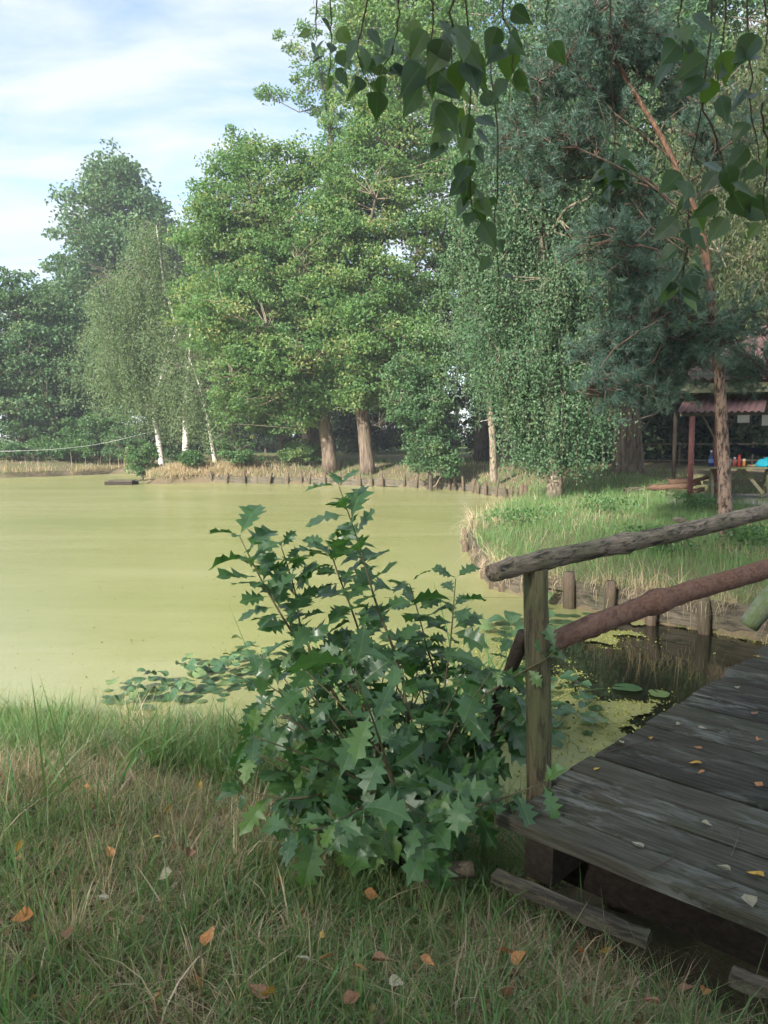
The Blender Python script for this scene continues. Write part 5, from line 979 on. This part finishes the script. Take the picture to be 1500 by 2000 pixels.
for px, py, c, s_, lb in [(1475, 1712, 'yellow', .06, 'bright yellow leaf on the deck at the right border'), (1358, 1493, 'yellow', .055, 'largest yellow leaf lying in the middle of the deck'), (1370, 1511, 'orange', .035, 'small orange leaf just below the large yellow one on the deck'), (1483, 1534, 'orange', .05, 'curled orange leaf on the deck near the right border'), (1270, 1445, 'yellow', .04, 'round yellow leaf near the far edge of the deck'), (1166, 1504, 'yellow', .032, 'small yellow leaf near the deck edge by the post'), (1413, 1700, 'pale', .045, 'pale leaf on a deck board left of the bright yellow one'), (1380, 1614, 'pale', .04, 'pale crumpled leaf on a deck seam'), (1245, 1653, 'pale', .05, 'narrow whitish leaf right of the knot hole'), (1462, 1765, 'pale', .07, 'long grey leaf near the deck end at right'), (1363, 1463, 'orange', .04, 'flat orange leaf in the upper middle of the deck'), (1480, 1448, 'orange', .04, 'orange leaf near the far right deck boards'), (1325, 1418, 'pale', .04, 'pale leaf on the far deck boards'), (1372, 1425, 'pale', .04, 'pale leaf right of the other on the far boards'), (1475, 1395, 'brown', .05, 'brown curled leaf on the far deck boards'), (1476, 1284, 'yellow', .05, 'yellow leaf at the far end of the deck'), (1440, 1345, 'pale', .05, 'pale leaf in the far corner of the deck'), (1213, 1452, 'pale', .035, 'pale chip at the deck edge')]:
    drop(px, py, c, .172, s_, lb, DK)
GRS = [(726, 1732, 'orange', .06), (305, 1652, 'yellow', .05), (388, 1488, 'yellow', .05), (172, 1546, 'orange', .05), (92, 1557, 'brown', .06), (328, 1594, 'yellow', .045), (216, 1690, 'orange', .05), (368, 1690, 'brown', .06), (36, 1684, 'yellow', .045), (325, 1745, 'pale', .06), (45, 1813, 'orange', .07), (138, 1855, 'brown', .06), (410, 1868, 'orange', .07), (200, 1785, 'pale', .05), (388, 1955, 'orange', .05), (505, 1968, 'brown', .07), (528, 1992, 'yellow', .06), (636, 1907, 'orange', .05), (835, 1912, 'orange', .05), (745, 1915, 'brown', .06), (705, 1935, 'orange', .05), (775, 1955, 'pale', .05), (1185, 1800, 'yellow', .06), (1130, 1835, 'orange', .05), (1015, 1878, 'orange', .06), (1345, 1875, 'brown', .05), (1378, 1895, 'orange', .05), (1272, 1955, 'brown', .05), (995, 1978, 'brown', .07), (1483, 1972, 'orange', .06), (670, 1697, 'yellow', .05), (545, 1737, 'orange', .045), (590, 1915, 'pale', .05), (995, 1855, 'orange', .08), (540, 1790, 'pale', .03), (630, 1850, 'yellow', .03), (210, 1375, 'pale', .16), (690, 1990, 'brown', .06)]
NEAR = {0: 'bright orange leaf hanging in the grass under the oak bush', 1: 'yellow leaf left of the oak bush foot', 2: 'yellow leaf at the foot of the arching sedge', 3: 'orange leaf below the straw patch', 4: 'brown leaf near the left border below the shore grass', 5: 'yellow leaf between straw patch and oak bush', 6: 'upright orange leaf in the lower left grass', 7: 'brown leaf left below the oak bush', 8: 'small yellow leaf at the left border', 9: 'broad pale leaf in the lower left grass', 10: 'orange leaf at the left border near the corner', 11: 'brown leaf among straw in the lower left', 12: 'long orange leaf left of the bottom middle', 13: 'narrow pale leaf in the lower left grass', 14: 'small orange leaf near the bottom border at left', 15: 'dark brown leaf near the bottom border left of the middle', 16: 'yellow leaf on the bottom border', 17: 'orange leaf in the bottom middle grass', 18: 'orange leaf right of the bottom middle tuft', 19: 'brown leaf right of the bottom middle', 20: 'orange leaf below the brown one in the bottom middle', 21: 'pale leaf near the bottom border in the middle', 22: 'yellow leaf lying on the ground timber', 23: 'orange leaf just below the ground timber', 24: 'large orange leaf below the green tuft by the timber', 25: 'brown leaf at the lower right under the deck', 26: 'orange leaf at the lower right under the deck', 27: 'brown leaf near the bottom border at right', 28: 'reddish brown leaf on the bottom border right of the middle', 29: 'orange leaf in the lower right corner', 30: 'yellow leaf in the shade under the oak bush', 31: 'orange leaf below the left of the oak bush', 32: 'pale leaf near the bottom left of the middle', 33: 'largest curled orange leaf below the deck end', 34: 'tiny whitish leaf below the oak bush', 35: 'tiny yellow leaf below the oak bush', 36: 'big pale wood like leaf among the lily pads', 37: 'brown leaf on the bottom border in the middle'}
for k, (px, py, c, s_) in enumerate(GRS): drop(px, py, c, .0, s_, NEAR[k], 'fallen leaves in the grass')
# twigs on the deck
for i, (a, b, c_) in enumerate(((( 1440, 1612), (1428, 1672), 'forked dry twig lying across the deck boards'), ((1268, 1698), (1320, 1663), 'straight dry twig on the front deck boards'), ((1425, 1412), (1468, 1445), 'pale thin twig on the far deck boards'), ((1180, 1470), (1290, 1442), 'dark twig near the deck edge'), ((1380, 1730), (1440, 1733), 'short dry stalk near the right border of the deck'))):
    p, q = P(*a, .182), P(*b, .182); tag(MB().add(*tube(smooth_path([p, (p + q) / 2 + r.normal(size=3) * (.01, .01, .003), q], 7), np.linspace(.003, .0015, 7), 5)).obj('twig', M['twig'] if i % 2 else M['grey_wood']), c_, 'twig')

# ------------------------------------------------------------------ air
hb = np.array([[x, y, z] for x in (-430, 430) for y in (-95, 720) for z in (-3, 38)], float)
hmat, hnt, hout = newmat('haze_air'); pv = hnt.nodes.new('ShaderNodeVolumePrincipled'); pv.inputs['Color'].default_value = (.86, .93, 1., 1); pv.inputs['Density'].default_value = HAZE; pv.inputs['Anisotropy'].default_value = .0
hnt.links.new(pv.outputs[0], hout.inputs['Volume'])
tag(link('haze', make_mesh('haze', hb, [np.array([[0, 1, 3, 2], [4, 6, 7, 5], [0, 4, 5, 1], [2, 3, 7, 6], [0, 2, 6, 4], [1, 5, 7, 3]])], None, False, [hmat])), 'thin pale air over the pond', 'haze', kind='stuff')
